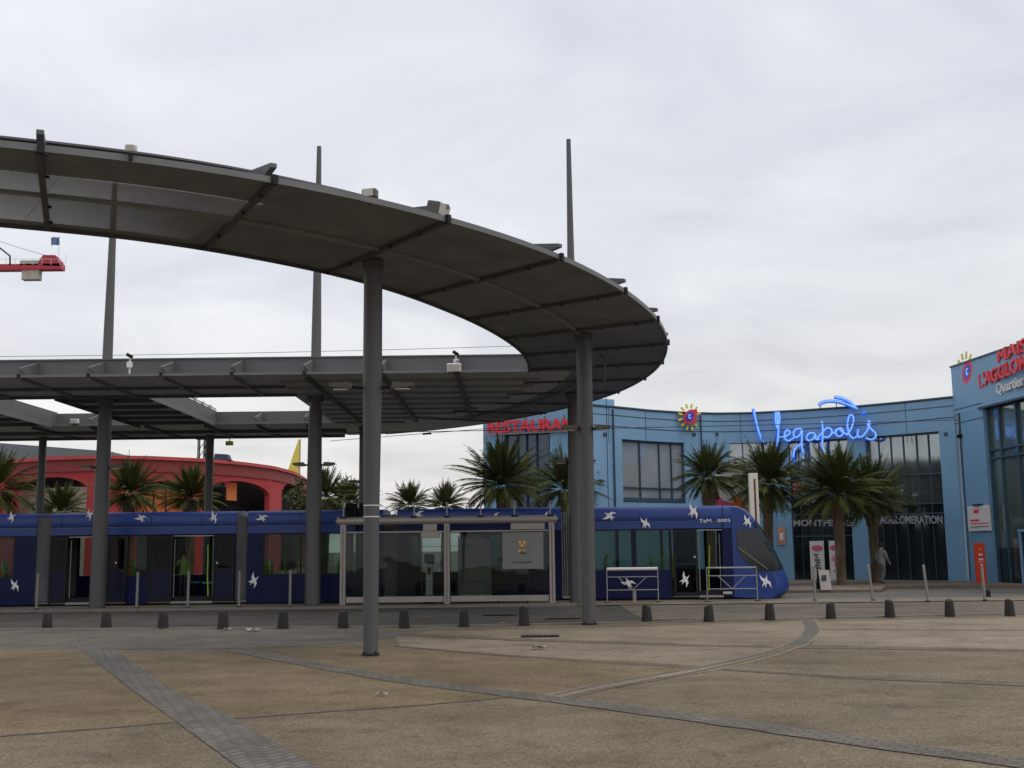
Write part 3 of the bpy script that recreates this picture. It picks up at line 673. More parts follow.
# ================================================================== TRAM
YT = 37.6; YT2 = YT+2.4
tram = thing('tram', (colx(400, 605, YT), YT+1.2, .05), 'long blue tram with white swallows standing at the platform', 'tram')
def TP(px, py, dy=0.0): q = at_y(px, py, YT); return Vector((q.x, YT+dy, q.z))
def zt(py, px=512): return TP(px, py).z
ZR = 3.10; ZF = 2.36; ZG = 2.60; ZS = .98; ZB = .10; ZFl = .30      # roof, fascia foot, groove, sill, skirt, floor
def TX(px): return colx(px, 555, YT)
def tbox(mb, px0, px1, z0, z1, d0, d1): return mb.box((TX(px0), YT+d0, z0), (TX(px1), YT+d1, z1))
def car(px0, px1, windows, doors, lower_far=True, cab=False):
    """windows / doors: pixel spans on the near side. Returns body object"""
    x0, x1 = TX(px0), TX(px1)
    fb = MB()       # roof cover with rounded shoulder
    prof = [(0, ZG+.025), (-.015, ZG+.06), (0, 2.98), (.05, 3.06), (.14, ZR), (1.2, ZR+.04), (2.26, ZR), (2.35, 3.06), (2.4, 2.98), (2.415, ZG+.06), (2.4, ZG+.025)]
    fb.prism([(x0, YT+a, b) for a, b in prof], (x1-x0, 0, 0))
    body = fb.build('car_roof', 'tramblue', tram, smooth=True)
    for d in (0.012, 2.34): MB().box((x0+.01, YT+d, ZF), (x1-.01, YT+d+.05, ZG-.0)).build('cornice', 'tramblue', body)
    MB().box((x0+.03, YT+.05, ZG-.03), (x1-.03, YT+2.35, ZG+.02)).build('ceiling', 'interior', body)
    MB().box((x0+.02, YT+.04, .15), (x1-.02, YT+2.36, ZFl)).build('floor', 'dark', body)
    # far side: sill wall and window band
    MB().box((x0, YT+2.34, ZB), (x1, YT+2.4, ZS)).build('far_panel', 'tramnavyshade', tram)
    MB().box((x0+.1, YT+2.36, ZS), (x1-.1, YT+2.38, ZF)).build('window_glass', 'tramglass', tram)
    k = x0
    while k < x1: MB().box((k, YT+2.33, ZS), (min(x1, k+.09), YT+2.39, ZF)).build('pillar', 'dark', body); k += 1.55
    MB().box((x1-.09, YT+2.33, ZS), (x1, YT+2.39, ZF)).build('pillar', 'dark', body)
    # near side, solid parts
    spans = sorted([(a, b, 'w') for a, b in windows] + [(a, b, 'd') for a, b, *_ in doors])
    cur = px0; side = MB(); dk = MB()
    for a, b, k in spans:
        if a > cur+.3: tbox(MB(), cur, a, ZB, ZF, 0, .05).build('side_panel', 'dark' if (px0 == 50 or cur > px0+60) else 'tramnavyshade', tram)
        if k == 'w':
            tbox(MB(), a, b, ZB, ZS, 0, .05).build('sill_panel', 'tramnavyshade', tram)
            tbox(dk, a, b, ZF-.05, ZF, .004, .05); tbox(dk, a, b, ZS, ZS+.04, .004, .05)
            tbox(dk, a, a+1.6, ZS, ZF, .003, .05); tbox(dk, b-1.6, b, ZS, ZF, .003, .05)
            tbox(MB(), a, b, ZS+.02, ZF-.02, .012, .024).build('window_glass', 'tramglass', tram)
        cur = b
    if cur < px1-.3: tbox(side, cur, px1, ZB, ZF, 0, .05)
    if side.f: side.build('end_panel', 'tramnavyshade', tram)
    if dk.f: dk.build('window_frame', 'dark', tram)
    return body
def leaf(px0, px1, out=-.09, swallow=None, handle=None):
    """one plug door leaf, glazed top and tinted lower pane"""
    x0, x1 = TX(px0), TX(px1); y = YT+out
    fr = MB()
    for a, b, c, d in ((x0, x0+.07, .17, ZF-.04), (x1-.07, x1, .17, ZF-.04), (x0+.07, x1-.07, .17, .27), (x0+.07, x1-.07, ZF-.14, ZF-.04), (x0+.07, x1-.07, 1.16, 1.24)):
        fr.box((a, y, c), (b, y+.05, d))
    o = fr.build('door', 'dark', tram)
    MB().box((x0+.06, y+.015, 1.22), (x1-.06, y+.03, ZF-.12)).build('upper_glass', 'doorglass', o)
    MB().box((x0+.06, y+.015, .25), (x1-.06, y+.03, 1.18)).build('lower_panel', 'doornavy' if swallow is None else 'doorglass', o)
    if handle: p = TP(*handle); MB().ball((p.x, y-.03, p.z), .035, 8).build('door_button', 'whitesign', o)
    return o
def doorway(px0, px1):
    x0, x1 = TX(px0), TX(px1)
    MB().box((x0-.02, YT-.02, ZF-.075), (x1+.02, YT+.02, ZF-.045)).build('door_rail', 'alu2', tram)
    MB().box((x0, YT-.04, .10), (x1, YT+.04, .17)).build('door_sill', 'alu2', tram)
    for x in (x0+.05, x1-.05): MB().tube([(x, YT+.12, .3), (x, YT+.12, 2.2)], .018, 8).build('handrail', 'alu', tram)
def bellows(px0, px1):
    x0, x1 = TX(px0), TX(px1); n = 6; mb = MB(); P = []
    for i in range(n*2+1):
        x = x0+(x1-x0)*i/(n*2); ins = .04 if i % 2 == 0 else .10
        P.append([(x, YT+ins, .2), (x, YT+ins, 2.95-ins*.3), (x, YT+2.4-ins, 2.95-ins*.3), (x, YT+2.4-ins, .2)])
    for a, b in zip(P, P[1:]):
        for k in range(4): mb.add([a[k], a[(k+1) % 4], b[(k+1) % 4], b[k]], [(0, 1, 2, 3)])
    mb.build('bellows', 'bellows', tram)
def seat(px, d, m='lime', z0=ZFl, face=1):
    x = TX(px); mb = MB()
    mb.box((x-.22, YT+d-.22, z0+.40), (x+.22, YT+d+.22, z0+.47))
    o = mb.build('seat', 'teal', tram, bevel=.02)
    MB().obox((x-.22*face, YT+d, z0+.78), (.035, 0, 0), (0, .2, 0), (0, 0, .34)).build('seat_back', m, o, bevel=.03)
    MB().cyl((x, YT+d, z0), (x, YT+d, z0+.4), .05, .05, 8).build('seat_leg', 'dark', o)
    hr = [(x-.26*face, YT+d-.16, z0+1.0), (x-.27*face, YT+d-.14, z0+1.2), (x-.27*face, YT+d+.14, z0+1.2), (x-.26*face, YT+d+.16, z0+1.0)]
    MB().tube(hr, .025, 6).build('grab_handle', m, o)
car(-110, 36, [(-80, -40), (-36, 15)], [])
bellows(36, 50)
car(50, 236, [(127, 148)], [(52, 127), (149, 235)])
bellows(236, 247)
car(247, 383, [(262, 372)], [])
bellows(381, 397)
car(397, 562, [(500, 553)], [(400, 494)])
bellows(562, 576)
car(576, 733, [(588, 633), (635, 671)], [(672, 722)])
MB().box((TX(722)-.0, YT+.003, ZB), (TX(733), YT+.06, ZF)).build('side_panel', 'tramblue', tram)
# door leaves, slid open, and doorways
doorway(68, 108); leaf(51, 68, handle=None); leaf(108, 127, handle=(117, 563))
doorway(172, 214); leaf(150, 173); leaf(214, 235, handle=(218, 563))
doorway(420, 460); leaf(401, 421); leaf(460, 492)
leaf(673, 697, swallow=1, handle=(694, 557)); doorway(698, 722)
# big window of the second car: one mullion
for px in (300, 340): tbox(MB(), px, px+1.4, ZS, ZF, .008, .03).build('window_mullion', 'dark', tram)
for px in (596, 662, 575): pass
for px, d, m_, f_ in [(20, .35, 'lime', -1), (130, .30, 'lime', 1), (144, .30, 'lime', -1), (276, .3, 'lime', 1), (292, .3, 'lime', -1), (590, .3, 'lime', 1), (667, .3, 'lime', -1), (28, 1.9, 'lime', 1), (6, .5, 'lime', 1), (136, .45, 'lime', 1), (181, 1.7, 'lime', 1), (204, .9, 'lime', -1), (270, .45, 'lime', 1), (282, 1.8, 'lime', 1), (297, .5, 'lime', -1), (330, .5, 'lime', -1), (352, .45, 'lime', 1), (510, .5, 'lime', 1), (540, .5, 'lime', -1),
                       (600, .45, 'lime', 1), (603, 1.9, 'lime', -1), (660, .45, 'lime', 1), (663, 1.9, 'lime', -1)]:
    seat(px, d, m_, face=f_)
for px in (204, 712): MB().tube([TP(px, 545, .5), TP(px, 560, .5), TP(px-.6, 575, .5), TP(px, 598, .5)], .022, 8).build('lime_handrail', 'lime', tram)
MB().box((TX(286), YT+1.9, 2.0), (TX(301), YT+1.95, 2.22)).build('interior_display', 'yellow', tram)
for px in (4, 26, 262, 296, 330, 362, 590, 612, 634, 656):
    MB().box((TX(px), YT-.004, ZB+.03), (TX(px)+.012, YT, ZS-.05)).build('panel_seam', 'black', tram)
for a, b in ((-60, 35), (248, 382), (578, 671)):
    MB().box((TX(a), YT-.005, ZB+.38), (TX(b), YT, ZB+.395)).build('panel_seam', 'black', tram)
for px in (60, 100, 150, 200, 262, 300, 350, 410, 470, 530, 590, 640, 700):
    MB().box((TX(px), YT-.02, ZG+.05), (TX(px)+.012, YT-.012, 2.95)).build('roof_seam', 'black', tram)
# ---- cab
xc = TX(733)
prof = [TP(733, 502.5), TP(739, 503.5), TP(748, 509.5), TP(754, 516), TP(764, 531), TP(774, 551), TP(781, 566), TP(785.5, 577), TP(788, 586), TP(787, 592), TP(781, 597.5)]
prof = [Vector((p.x, 0, p.z)) for p in prof]; prof[0].x = xc; prof[0].z = ZR
prof[1].z = ZR-.01
def cab_pt(p, t, off=0.0):
    k = (1-.30*abs(t)**2.6)
    return Vector((xc + (p.x-xc)*k + off, YT+1.2 + t*1.2 - (.02 if False else 0), p.z - .05*abs(t)**6))
T = [-1, -.97, -.9, -.8, -.65, -.45, -.2, 0, .2, .45, .65, .8, .9, .97, 1]
# resample the profile
pp = []
for a, b in zip(prof, prof[1:]):
    for k in range(3): pp.append(a+(b-a)*k/3)
pp.append(prof[-1])
# undo the side taper so that the near side carries the measured outline
pm = [Vector((xc+(p.x-xc)/.86, 0, p.z)) for p in pp]
mb = MB(); W = len(T)
for p in pm:
    for t_ in T: mb.v.append(cab_pt(p, t_))
for i in range(len(pm)-1):
    for j in range(W-1): mb.f.append((i*W+j, i*W+j+1, (i+1)*W+j+1, (i+1)*W+j))
b0_ = len(mb.v)
mb.v += [Vector((xc, YT, ZB)), Vector((xc, YT2, ZB))]
n_ = len(pm)
mb.f.append(tuple(i*W for i in range(n_)) + (b0_,)); mb.f.append(tuple(i*W+W-1 for i in range(n_)) + (b0_+1,))
mb.f.append(tuple((n_-1)*W+j for j in range(W)) + (b0_+1, b0_))
cab = mb.build('cab_body', 'tramblue', tram, smooth=True)
# windscreen wrapping round to the sides
ws = [p for p in pm if zt(573, 770) < p.z < zt(521, 750)]
mb = MB()
for p in ws:
    for t_ in T: mb.v.append(cab_pt(p, t_) + Vector((.018, -.012 if t_ < -.9 else (.012 if t_ > .9 else 0), .01)))
for i in range(len(ws)-1):
    for j in range(W-1): mb.f.append((i*W+j, i*W+j+1, (i+1)*W+j+1, (i+1)*W+j))
mb.build('windscreen', 'shopglass', cab, smooth=True)
def cab_side(px, py):
    q = TP(px, py); return Vector((q.x, YT-.012, q.z))
P = [(736, 529), (757, 529), (764, 541), (771, 556), (777, 571), (757, 571), (744, 560), (737, 547)]
MB().prism([cab_side(*p) for p in P], (0, -.008, 0)).build('side_window', 'shopglass', cab)
MB().beam(cab_side(737.5, 547)+Vector((0, -.03, 0)), cab_side(767, 569)+Vector((0, -.03, 0)), .012, .07, (0, 1, 0)).build('window_lower_trim', mat('pale_lime_trim', (.45, .46, .25), .5), cab)
MB().beam(cab_side(722.5, 503), cab_side(722.5, 597), .01, .03, (0, 1, 0)).build('panel_joint', 'black', cab)
MB().prism([cab_side(*p) for p in [(723, 594), (732, 594), (732, 591.5), (723, 591.5)]], (0, -.02, 0)).build('marker_light', 'lens', cab)
MB().tube([cab_side(758, 505)+Vector((0, -.1, .0)), cab_side(762, 515)+Vector((.1, -.2, 0))], .02, 6).build('mirror_arm', 'dark', cab)
# ---- swallows
def swallow(px, py, sz, ang, Yoff=-.03, lower=False, parent=tram):
    c = TP(px, py); c.y = YT+Yoff; s = sz
    def rot(x, z):
        a = R(ang); return Vector((c.x + (x*math.cos(a)-z*math.sin(a))*s, c.y, c.z + (x*math.sin(a)+z*math.cos(a))*s))
    mb = MB()
    body = [(.0, .12), (.14, .05), (.42, .12), (.14, -.09), (-.05, -.13), (-.38, -.24), (-.20, -.06), (-.46, .0), (-.12, .07)]
    wing1 = [(-.12, .04), (-.05, .30), (.18, .54), (.10, .26), (.14, .04)]
    wing2 = [(-.10, -.02), (-.05, -.28), (-.20, -.56), (.12, -.32), (.14, -.02)]
    for q in (body, wing1, wing2): mb.prism([rot(x, z)+Vector((0, -.002*(q is wing1) - .004*(q is wing2), 0)) for x, z in q], (0, -.006, 0))
    mb.build('swallow_emblem', 'white', parent)
for px, py, sz, an in [(12, 517, .36, 20), (90, 515, .36, 200), (141, 518, .38, 110), (214, 517, .40, 30), (262, 518, .38, 120), (418, 515, .42, 140), (495, 518, .42, 160), (546, 517, .38, 170),
                       (609, 516, .46, 130), (645, 523, .42, 60), (693, 511, .50, 40), (747, 521, .42, 40), (15, 585, .42, 50), (254, 580, .46, 20), (628, 583, .46, 100), (684.5, 579, .46, 25), (765, 581, .50, 60)]:
    swallow(px, py, sz*1.02, an, -.12 if px == 684.5 else -.03)
text('TaM', TP(699, 522.5, -.03), TP(711, 522.3, -.03), .11, M['white'], 'operator_lettering', tram, .01, .004)
text('2003', TP(717, 522, -.03), TP(730, 521.8, -.03), .10, M['white'], 'fleet_number', tram, .01, .004)
for px in (640, 330): pass
MB().box((TX(600), YT-.02+.05, zt(530, 605)), (TX(611), YT+.09, zt(528, 605))).build('destination_display', 'redneon', tram)
# roof boxes / pantograph: low covers
for a, b in ((70, 150), (270, 350), (430, 540), (600, 700)):
    pass

# ================================================================== SHELTER
YS = 36.1
def SP(px, py, dy=0.0): q = at_y(px, py, YS); return Vector((q.x, YS+dy, q.z))
def SX(px): return colx(px, 560, YS)
sh = thing('shelter', (SX(447), YS, .05), 'long glass tram shelter with pale metal posts and a tube along its roof edge', 'shelter')
for px in (343, 447, 552):
    x = SX(px); MB().box((x-.09, YS-.06, .05), (x+.09, YS+.06, 2.58)).build('post', 'alu', sh, bevel=.012)
    MB().box((x-.012, YS-.064, .1), (x+.012, YS-.058, 2.5)).build('post_groove', 'lamp', sh)
MB().tube([(SX(337), YS, 2.68), (SX(557), YS, 2.68)], .125, 16).build('roof_tube', 'alu', sh, smooth=True)
MB().tube([(SX(337)-.05, YS, 2.68), (SX(337), YS, 2.68)], .06, 12).build('tube_end', 'alu2', sh); MB().tube([(SX(557), YS, 2.68), (SX(557)+.05, YS, 2.68)], .06, 12).build('tube_end', 'alu2', sh)
MB().box((SX(339), YS+.10, 2.70), (SX(555), YS+1.15, 2.74)).build('roof_panel', 'roofsheet', sh)
for px in (343, 414, 447, 481, 515, 551):
    x = SX(px)
    r = MB().tube([(x, YS, 2.78), (x, YS, 3.2)], .022, 8).build('rod', 'alu2', sh)
    MB().ball((x, YS, 3.22), .045, 8).build('rod_ball', 'alu2', r, smooth=True)
    MB().box((x-.10, YS-.10, 2.76), (x+.10, YS+.06, 2.82)).build('rod_foot', 'dark', r)
for a, b in ((346.5, 443.5), (450.5, 548.5)):
    MB().box((SX(a), YS-.02, .12), (SX(b), YS+.03, .30)).build('kick_rail', 'alu', sh)
    MB().box((SX(a), YS-.012, .34), (SX(b), YS+.004, 2.28)).build('glass_panel', 'shelterglass', sh)
    MB().box((SX(a), YS-.015, 2.30), (SX(b), YS+.02, 2.345)).build('top_rail', 'alu', sh)
    for z in (.75, 1.85): MB().box((SX(a), YS+.012, z), (SX(b), YS+.02, z+.012)).build('glass_joint', 'dark', sh)
MB().box((SX(458), YS+.45, .25), (SX(491), YS+.49, 2.08)).build('frosted_panel', 'frost', sh)
MB().box((SX(491), YS+.55, 1.25), (SX(502), YS+.58, 2.2)).build('teal_panel', 'teal', sh)
pp_ = MB().box((SX(502.5), YS-.07, 1.12), (SX(543.5), YS-.03, 2.27)).build('map_panel', mat('grey_map_board', (.20, .205, .19), .5, 0, .05, 3), sh)
for i in range(3):
    for j in range(3):
        x = SX(519)+j*.075; z = 1.96-i*.095-(.09 if i > 1 else 0)
        MB().box((x, YS-.079, z-.04), (x+.06, YS-.071, z+.03)).build('map_logo', 'orange' if (i+j) % 2 else 'yellow', pp_)
text('mm', SP(520, 554, -.075), SP(526, 554, -.075), .09, M['black'], 'map_lettering', pp_, .01)
text('MONTPELLIER', SP(513, 563, -.075), SP(532, 562.8, -.075), .045, M['black'], 'map_lettering', pp_, .01)
MB().box((SX(511), YS-.05, 2.36), (SX(545), YS+.10, 2.56)).build('sign_box', 'alu', sh, bevel=.01)
MB().box((SX(423), YS-.04, 2.34), (SX(437), YS+.10, 2.56)).build('sign_box', 'alu', sh, bevel=.01)
MB().box((SX(421), YS-.04, 2.12), (SX(440), YS+.08, 2.30)).build('display_box', 'alu', sh, bevel=.01)
# bench inside the right bay
be = thing('bench', (SX(512), YS+.55, .05), 'dark slatted bench inside the right bay of the shelter', 'bench')
for k in range(4): MB().box((SX(494), YS+.32+k*.12, .50), (SX(530), YS+.41+k*.12, .54)).build('seat_slat', 'navycloth', be)
for px in (498, 527): MB().box((SX(px)-.04, YS+.35, .05), (SX(px)+.04, YS+.7, .5)).build('leg', 'dark', be)
for k in range(3): MB().box((SX(494), YS+.80, .66+k*.16), (SX(530), YS+.84, .76+k*.16)).build('back_slat', 'navycloth', be)
# ticket machine inside the left bay
tx = SX(428); tm = thing('ticket_machine', (tx, YS+.6, .05), 'narrow pale ticket machine with a dark top inside the left bay of the shelter', 'ticket machine')
MB().box((tx-.11, YS+.5, .30), (tx+.11, YS+.72, 1.30)).build('cabinet', 'whitesign', tm, bevel=.02)
MB().box((tx-.16, YS+.48, 1.30), (tx+.16, YS+.74, 1.62)).build('dark_head', 'black', tm, bevel=.05)
MB().box((tx-.2, YS+.42, .05), (tx+.2, YS+.8, .30)).build('plinth', 'dark', tm)
MB().box((tx-.05, YS+.49, .95), (tx+.06, YS+.5, 1.2)).build('screen', 'dark', tm)
for i, z in enumerate((1.18, 1.08, .98)): MB().box((tx-.02, YS+.484, z-.03), (tx+.03, YS+.49, z+.01)).build('button', 'orange', tm)

# ================================================================== RAILINGS WITH LEANING RAIL
def railing(pxa, pxb, lab, white_top):
    Y = 36.15; xa, xb = colx(pxa, 585, Y), colx(pxb, 585, Y); z0 = .03; H = 1.08
    t = thing('railing', ((xa+xb)/2, Y, z0), lab, 'railing', 'tube leaning rails on the platform ramp')
    for x in (xa, xb):
        MB().tube([(x, Y, z0), (x, Y, H)], .018, 8).build('post', 'alu2', t)
        MB().box((x-.09, Y-.09, z0), (x+.09, Y+.09, z0+.02)).build('foot_plate', 'dark', t)
    MB().tube([(xa, Y, H), (xb, Y, H)], .05 if white_top else .03, 10).build('top_rail', 'whitesign' if white_top else 'alu2', t)
    for z in (.83, .42): MB().tube([(xa, Y, z), (xb, Y, z)], .017, 8).build('rail', 'alu2', t)
    xm = (xa+xb)/2
    MB().tube([(xa+.35, Y, .83), (xm, Y, .42)], .015, 6).build('brace', 'alu2', t); MB().tube([(xb-.35, Y, .83), (xm, Y, .42)], .015, 6).build('brace', 'alu2', t)
    if white_top: MB().cyl((xm+.05, Y, z0), (xm+.05, Y, .40), .06, .06, 10).build('centre_leg', 'alu2', t)
railing(607, 658, 'tube leaning rail with a white top bar, just right of the mast', True)
railing(707, 757, 'thin grey tube railing in front of the tram cab', False)

# ================================================================== BLUE BUILDING
H_ = 8.4
fp = [(592, 405.5), (620, 408), (650, 411), (680, 413), (715, 414), (750, 413.5), (800, 411), (850, 407.5), (900, 403), (953, 397.5)]
FT = [(px, at_z(px, py, H_)) for px, py in fp]
def fx(px, table=None):
    T_ = table or FT
    for (a, p), (b, q) in zip(T_, T_[1:]):
        if px <= b or (b == T_[-1][0]): k = (px-a)/(b-a); return p+(q-p)*k
    return T_[-1][1]
pend = FT[-1][1]
ztw = at_y(953, 368, pend.y).z
TWR = [(953, Vector((pend.x, pend.y, 0))), (1026, at_z(1026, 342.5, ztw)), (1120, at_z(1120, 300, ztw))]
def zf(px, py, table=None): return at_y(px, py, fx(px, table).y).z
def curved(mb, a, b, z0, z1, near, far, table=None, step=8):
    """slab following the facade between two sight lines; z0 / z1 may be (left,right) pairs; near/far = distance in front (+) / behind (-)"""
    n = max(1, int(abs(b-a)/step)); z0 = z0 if hasattr(z0, '__len__') else (z0, z0); z1 = z1 if hasattr(z1, '__len__') else (z1, z1); L = []
    for i in range(n+1):
        px = a+(b-a)*i/n; c = fx(px, table); e_ = .5; tg = (fx(px+e_, table)-fx(px-e_, table)); tg.z = 0; tg.normalize(); nn = Vector((tg.y, -tg.x, 0))
        u = i/n; za = z0[0]+(z0[1]-z0[0])*u; zb = z1[0]+(z1[1]-z1[0])*u
        L.append([Vector((c.x, c.y, za))+nn*near, Vector((c.x, c.y, zb))+nn*near, Vector((c.x, c.y, zb))+nn*far, Vector((c.x, c.y, za))+nn*far])
    o = len(mb.v)
    for q in L: mb.v += q
    for i in range(n):
        for k in range(4): mb.f.append((o+i*4+k, o+i*4+(k+1) % 4, o+i*4+4+(k+1) % 4, o+i*4+4+k))
    mb.f.append((o, o+3, o+2, o+1)); mb.f.append((o+4*n, o+4*n+1, o+4*n+2, o+4*n+3)); return mb
bb = thing('cinema_building', (fx(770).x, fx(770).y, .1), 'curved blue clad cinema building behind the palms with large glass bays', 'building')
Z0 = .10
wall = MB()
zc_ = zf(740, 441)
w1t, w1b = zf(650, 441.5), zf(650, 503)
curved(wall, 592, 953, zf(740, 443)+.0, H_, 0, -.4)
wall.build('upper_wall', 'blue', bb)
def pier(a, b, z0, z1, m='bluepil', nm='wall_pier', off=0.0): curved(MB(), a, b, z0, z1, off, -.4).build(nm, m, bb)
ztop = zf(740, 443)-.003
pier(592, 621, Z0, ztop, 'blue', 'lower_wall'); pier(621, 683, Z0, zf(650, 503), 'blue', 'lower_wall')
pier(683, 728, Z0, ztop, 'blue', 'lower_wall'); pier(728, 772, Z0, zf(750, 500), 'blue', 'lower_wall')
pier(772, 787, Z0, ztop, off=.12); pier(846, 864, Z0, ztop, off=.12); pier(937, 953, Z0, ztop, off=.02)
# horizontal cladding joints
for zz in (H_-.02, zf(700, 421), zf(700, 431.5)):
    curved(MB(), 592, 953, zz-.02, zz+.02, .012, -.01).build('cladding_joint', 'seam', bb)
curved(MB(), 591, 954, H_, H_+.07, .06, -.46).build('coping', 'bluedark', bb)
pj = [608, 645, 740, 905]
for px in pj: curved(MB(), px-.25, px+.25, zf(px, 443), H_-.03, .008, -.01, step=.4).build('cladding_joint', 'seam', bb)
def glazing(a, b, z0, z1, mull, trans, gm, nm='window', back=-.25):
    o = curved(MB(), a, b, z0, z1, back, back-.05).build(nm, M[gm], bb)
    fr = MB()
    for px in [a+.4]+mull+[b-.4]: curved(fr, px-.32, px+.32, z0, z1, back+.09, back+.002, step=.9)
    zz0 = z0 if not hasattr(z0, '__len__') else z0[0]; zz1 = z1 if not hasattr(z1, '__len__') else z1[0]
    for t_ in trans: curved(fr, a, b, t_-.03, t_+.03, back+.095, back+.003)
    fr.build('window_frame', 'bluedark', o)
    return o
glazing(621.5, 683, w1b, ztop, [641, 660, 672], [zf(650, 488), w1b+.06, ztop-.06], 'paintedskyglass')
curved(MB(), 621.5, 683, w1b+.05, zf(650, 498), -.14, -.16).build('spandrel', 'bluedark', bb)
glazing(728, 772, zf(750, 500), ztop, [742, 757], [zf(750, 470)], 'skyglass')
for (a, b, mu) in ((787, 846, [796, 805, 816, 826, 836]), (864, 937, [875, 887, 899, 912, 924])):
    zm = zf((a+b)/2, 505)
    glazing(a, b, zm, ztop, mu, [zf((a+b)/2, 475), ztop-.05, zm+.04], 'skyglass')
    glazing(a, b, Z0, zm-.004, mu, [zf((a+b)/2, 514), zf((a+b)/2, 536) if a < 800 else zf(900, 519)], 'shopglass')
# entrance doors and posters of the left bay
for px0, px1, lab in ((803, 817, 'white poster with a pink oval, left of two in the entrance glass'), (822, 834, 'white poster with pink lettering shapes, right of two in the entrance glass')):
    z0, z1 = zf(810, 580), zf(810, 541)
    o = thing('poster', (fx((px0+px1)/2).x, fx((px0+px1)/2).y-.2, z0), lab, 'poster', 'posters in the entrance glass')
    s_ = curved(MB(), px0, px1, z0, z1, .0, -.03).build('sheet', 'whitesign', o)
    c0 = fx((px0+px1)/2); zc = zf(810, 548)
    mb = MB(); tg = (fx(px1)-fx(px0)); tg.z = 0; tg.normalize()
    mb.prism([Vector((c0.x, c0.y-.035, zc))+tg*(.27*math.cos(a))+Vector((0, 0, .13*math.sin(a))) for a in [2*math.pi*k/16 for k in range(16)]], (0, -.01, 0)); mb.build('pink_oval', 'pink', o)
    for k in range(7):
        zz = zc-.32-k*.13; ww = rnd.uniform(.1, .24); ox = rnd.uniform(-.08, .08)
        MB().obox(Vector((c0.x, c0.y-.04, zz))+tg*ox, tg*ww*.7, (0, .004, 0), (0, 0, .035)).build('print', 'pink' if px0 > 820 else 'lamp', o)
# leaning white board at the foot of the palm
q = at_z(824, 590, .12); t = thing('sandwich_board', (q.x, q.y, .12), 'small white folding board standing beside the palm trunk near the entrance', 'sign board')
for s in (-1, 1): MB().obox(q+Vector((0, s*.2, .37)), (.20, 0, 0), (0, .015, 0), (0, -s*.12, .36)).build('board', 'alu' if s < 0 else 'dark', t)
MB().obox(q+Vector((-.04, -.25, .45)), (.08, 0, 0), (0, .01, 0), (0, 0, .1)).build('print', 'seam', t)
# lettering on the glass
def ftext(s, a, b, py, h, m, nm, par, out=.05, depth=.05, table=None, bold=.02, pyb=None, **kw):
    pa, pb = fx(a, table), fx(b, table); tg = (pb-pa); tg.z = 0; tg.normalize(); nn = Vector((tg.y, -tg.x, 0))*out
    return text(s, Vector((pa.x, pa.y, zf(a, py, table)))+nn, Vector((pb.x, pb.y, zf(b, pyb or py, table)))+nn, h, M[m], nm, par, depth, bold, **kw)
ftext('MONTPELLIER', 789, 852, 526, .30, 'greyletter', 'white_lettering', bb, .14)
ftext('AGGLOMERATION', 874, 935, 523.5, .36, 'greyletter', 'white_lettering', bb, .02)
vol = [fx(px)+Vector((0, 1.3, 0)) for px in (594, 640, 690, 740, 790, 840, 890, 940, 952)]
MB().prism([Vector((p.x, p.y, Z0)) for p in vol] + [Vector((fx(952).x*1.2, 74, Z0)), Vector((fx(600).x*1.25, 74, Z0))], (0, 0, H_-.25-Z0)).build('rear_volume', 'blue', bb)
for px in (612, 700): curved(MB(), px-.3, px+.3, Z0, H_-.1, .10, .02, step=.6).build('downpipe', 'bluedark', bb)
for px in (604, 693, 716, 779, 855, 944):
    curved(MB(), px-1.6, px+1.6, zf(px, 436)+.0, zf(px, 436)+.16, .06, .005, step=2).build('vent_grille', 'seam', bb)
# small pink posters glimpsed high in the entrance bay
curved(MB(), 789, 799, zf(790, 490), zf(790, 483), -.1, -.14).build('pink_notice', 'pink', bb)
# tower wing at right
tw = thing('tower_wing', (TWR[0][1].x+1, TWR[0][1].y, .1), 'taller blue wing at the right edge with red letters and green glass', 'building')
def tcur(a, b, z0, z1, n, f, m, nm, step=8): return curved(MB(), a, b, z0, z1, n, f, TWR, step).build(nm, m, tw)
zs0 = at_y(985, 407, fx(985, TWR).y).z
tcur(953.5, 1119, zs0, ztw, .03, -.5, 'blue', 'upper_wall')
tcur(960, 983, Z0, zs0-.003, .03, -.5, 'bluepil', 'wall_pier')
tcur(953.6, 960, Z0, zs0-.003, -.3, -.5, 'seam', 'recess'); _p = pend; MB().box((_p.x-.05, _p.y+.45, Z0), (_p.x+.8, _p.y+1.9, H_-.05)).build('recess_wall', 'seam', tw)
tcur(953, 1119, ztw, ztw+.07, .08, -.56, 'bluedark', 'coping')
for py in (410.5, 424): 
    z = zf(953, py, TWR); tcur(953.5, 983, z-.02, z+.02, .04, .02, 'seam', 'cladding_joint')
g = tcur(983, 1119, Z0, zs0-.003, -.22, -.27, 'towerglass', 'window')
fr = MB()
for px in (984, 994.5, 1010, 1027, 1045, 1065): curved(fr, px-.5, px+.5, Z0, zs0-.004, -.1, -.218, TWR, 1)
for py in (447.5, 456): z = zf(1000, py, TWR); curved(fr, 983, 1119, z-.035, z+.035, -.095, -.217, TWR)
fr.build('window_frame', 'bluedark', g)
d = tcur(1006, 1060, Z0, zf(1010, 531, TWR), -.12, -.2, 'shopglass', 'entrance_door')
fr = MB()
for px in (1006.5, 1020, 1035): curved(fr, px-.6, px+.6, Z0, zf(1010, 531, TWR), -.05, -.118, TWR, 1)
z = zf(1010, 531, TWR); curved(fr, 1005, 1060, z-.03, z+.07, -.05, -.119, TWR); fr.build('door_frame', 'bluepil', d)
curved(MB(), 984, 1006, Z0, zf(990, 548, TWR), -.19, -.215, TWR).build('dark_spandrel', 'shopglass', tw)
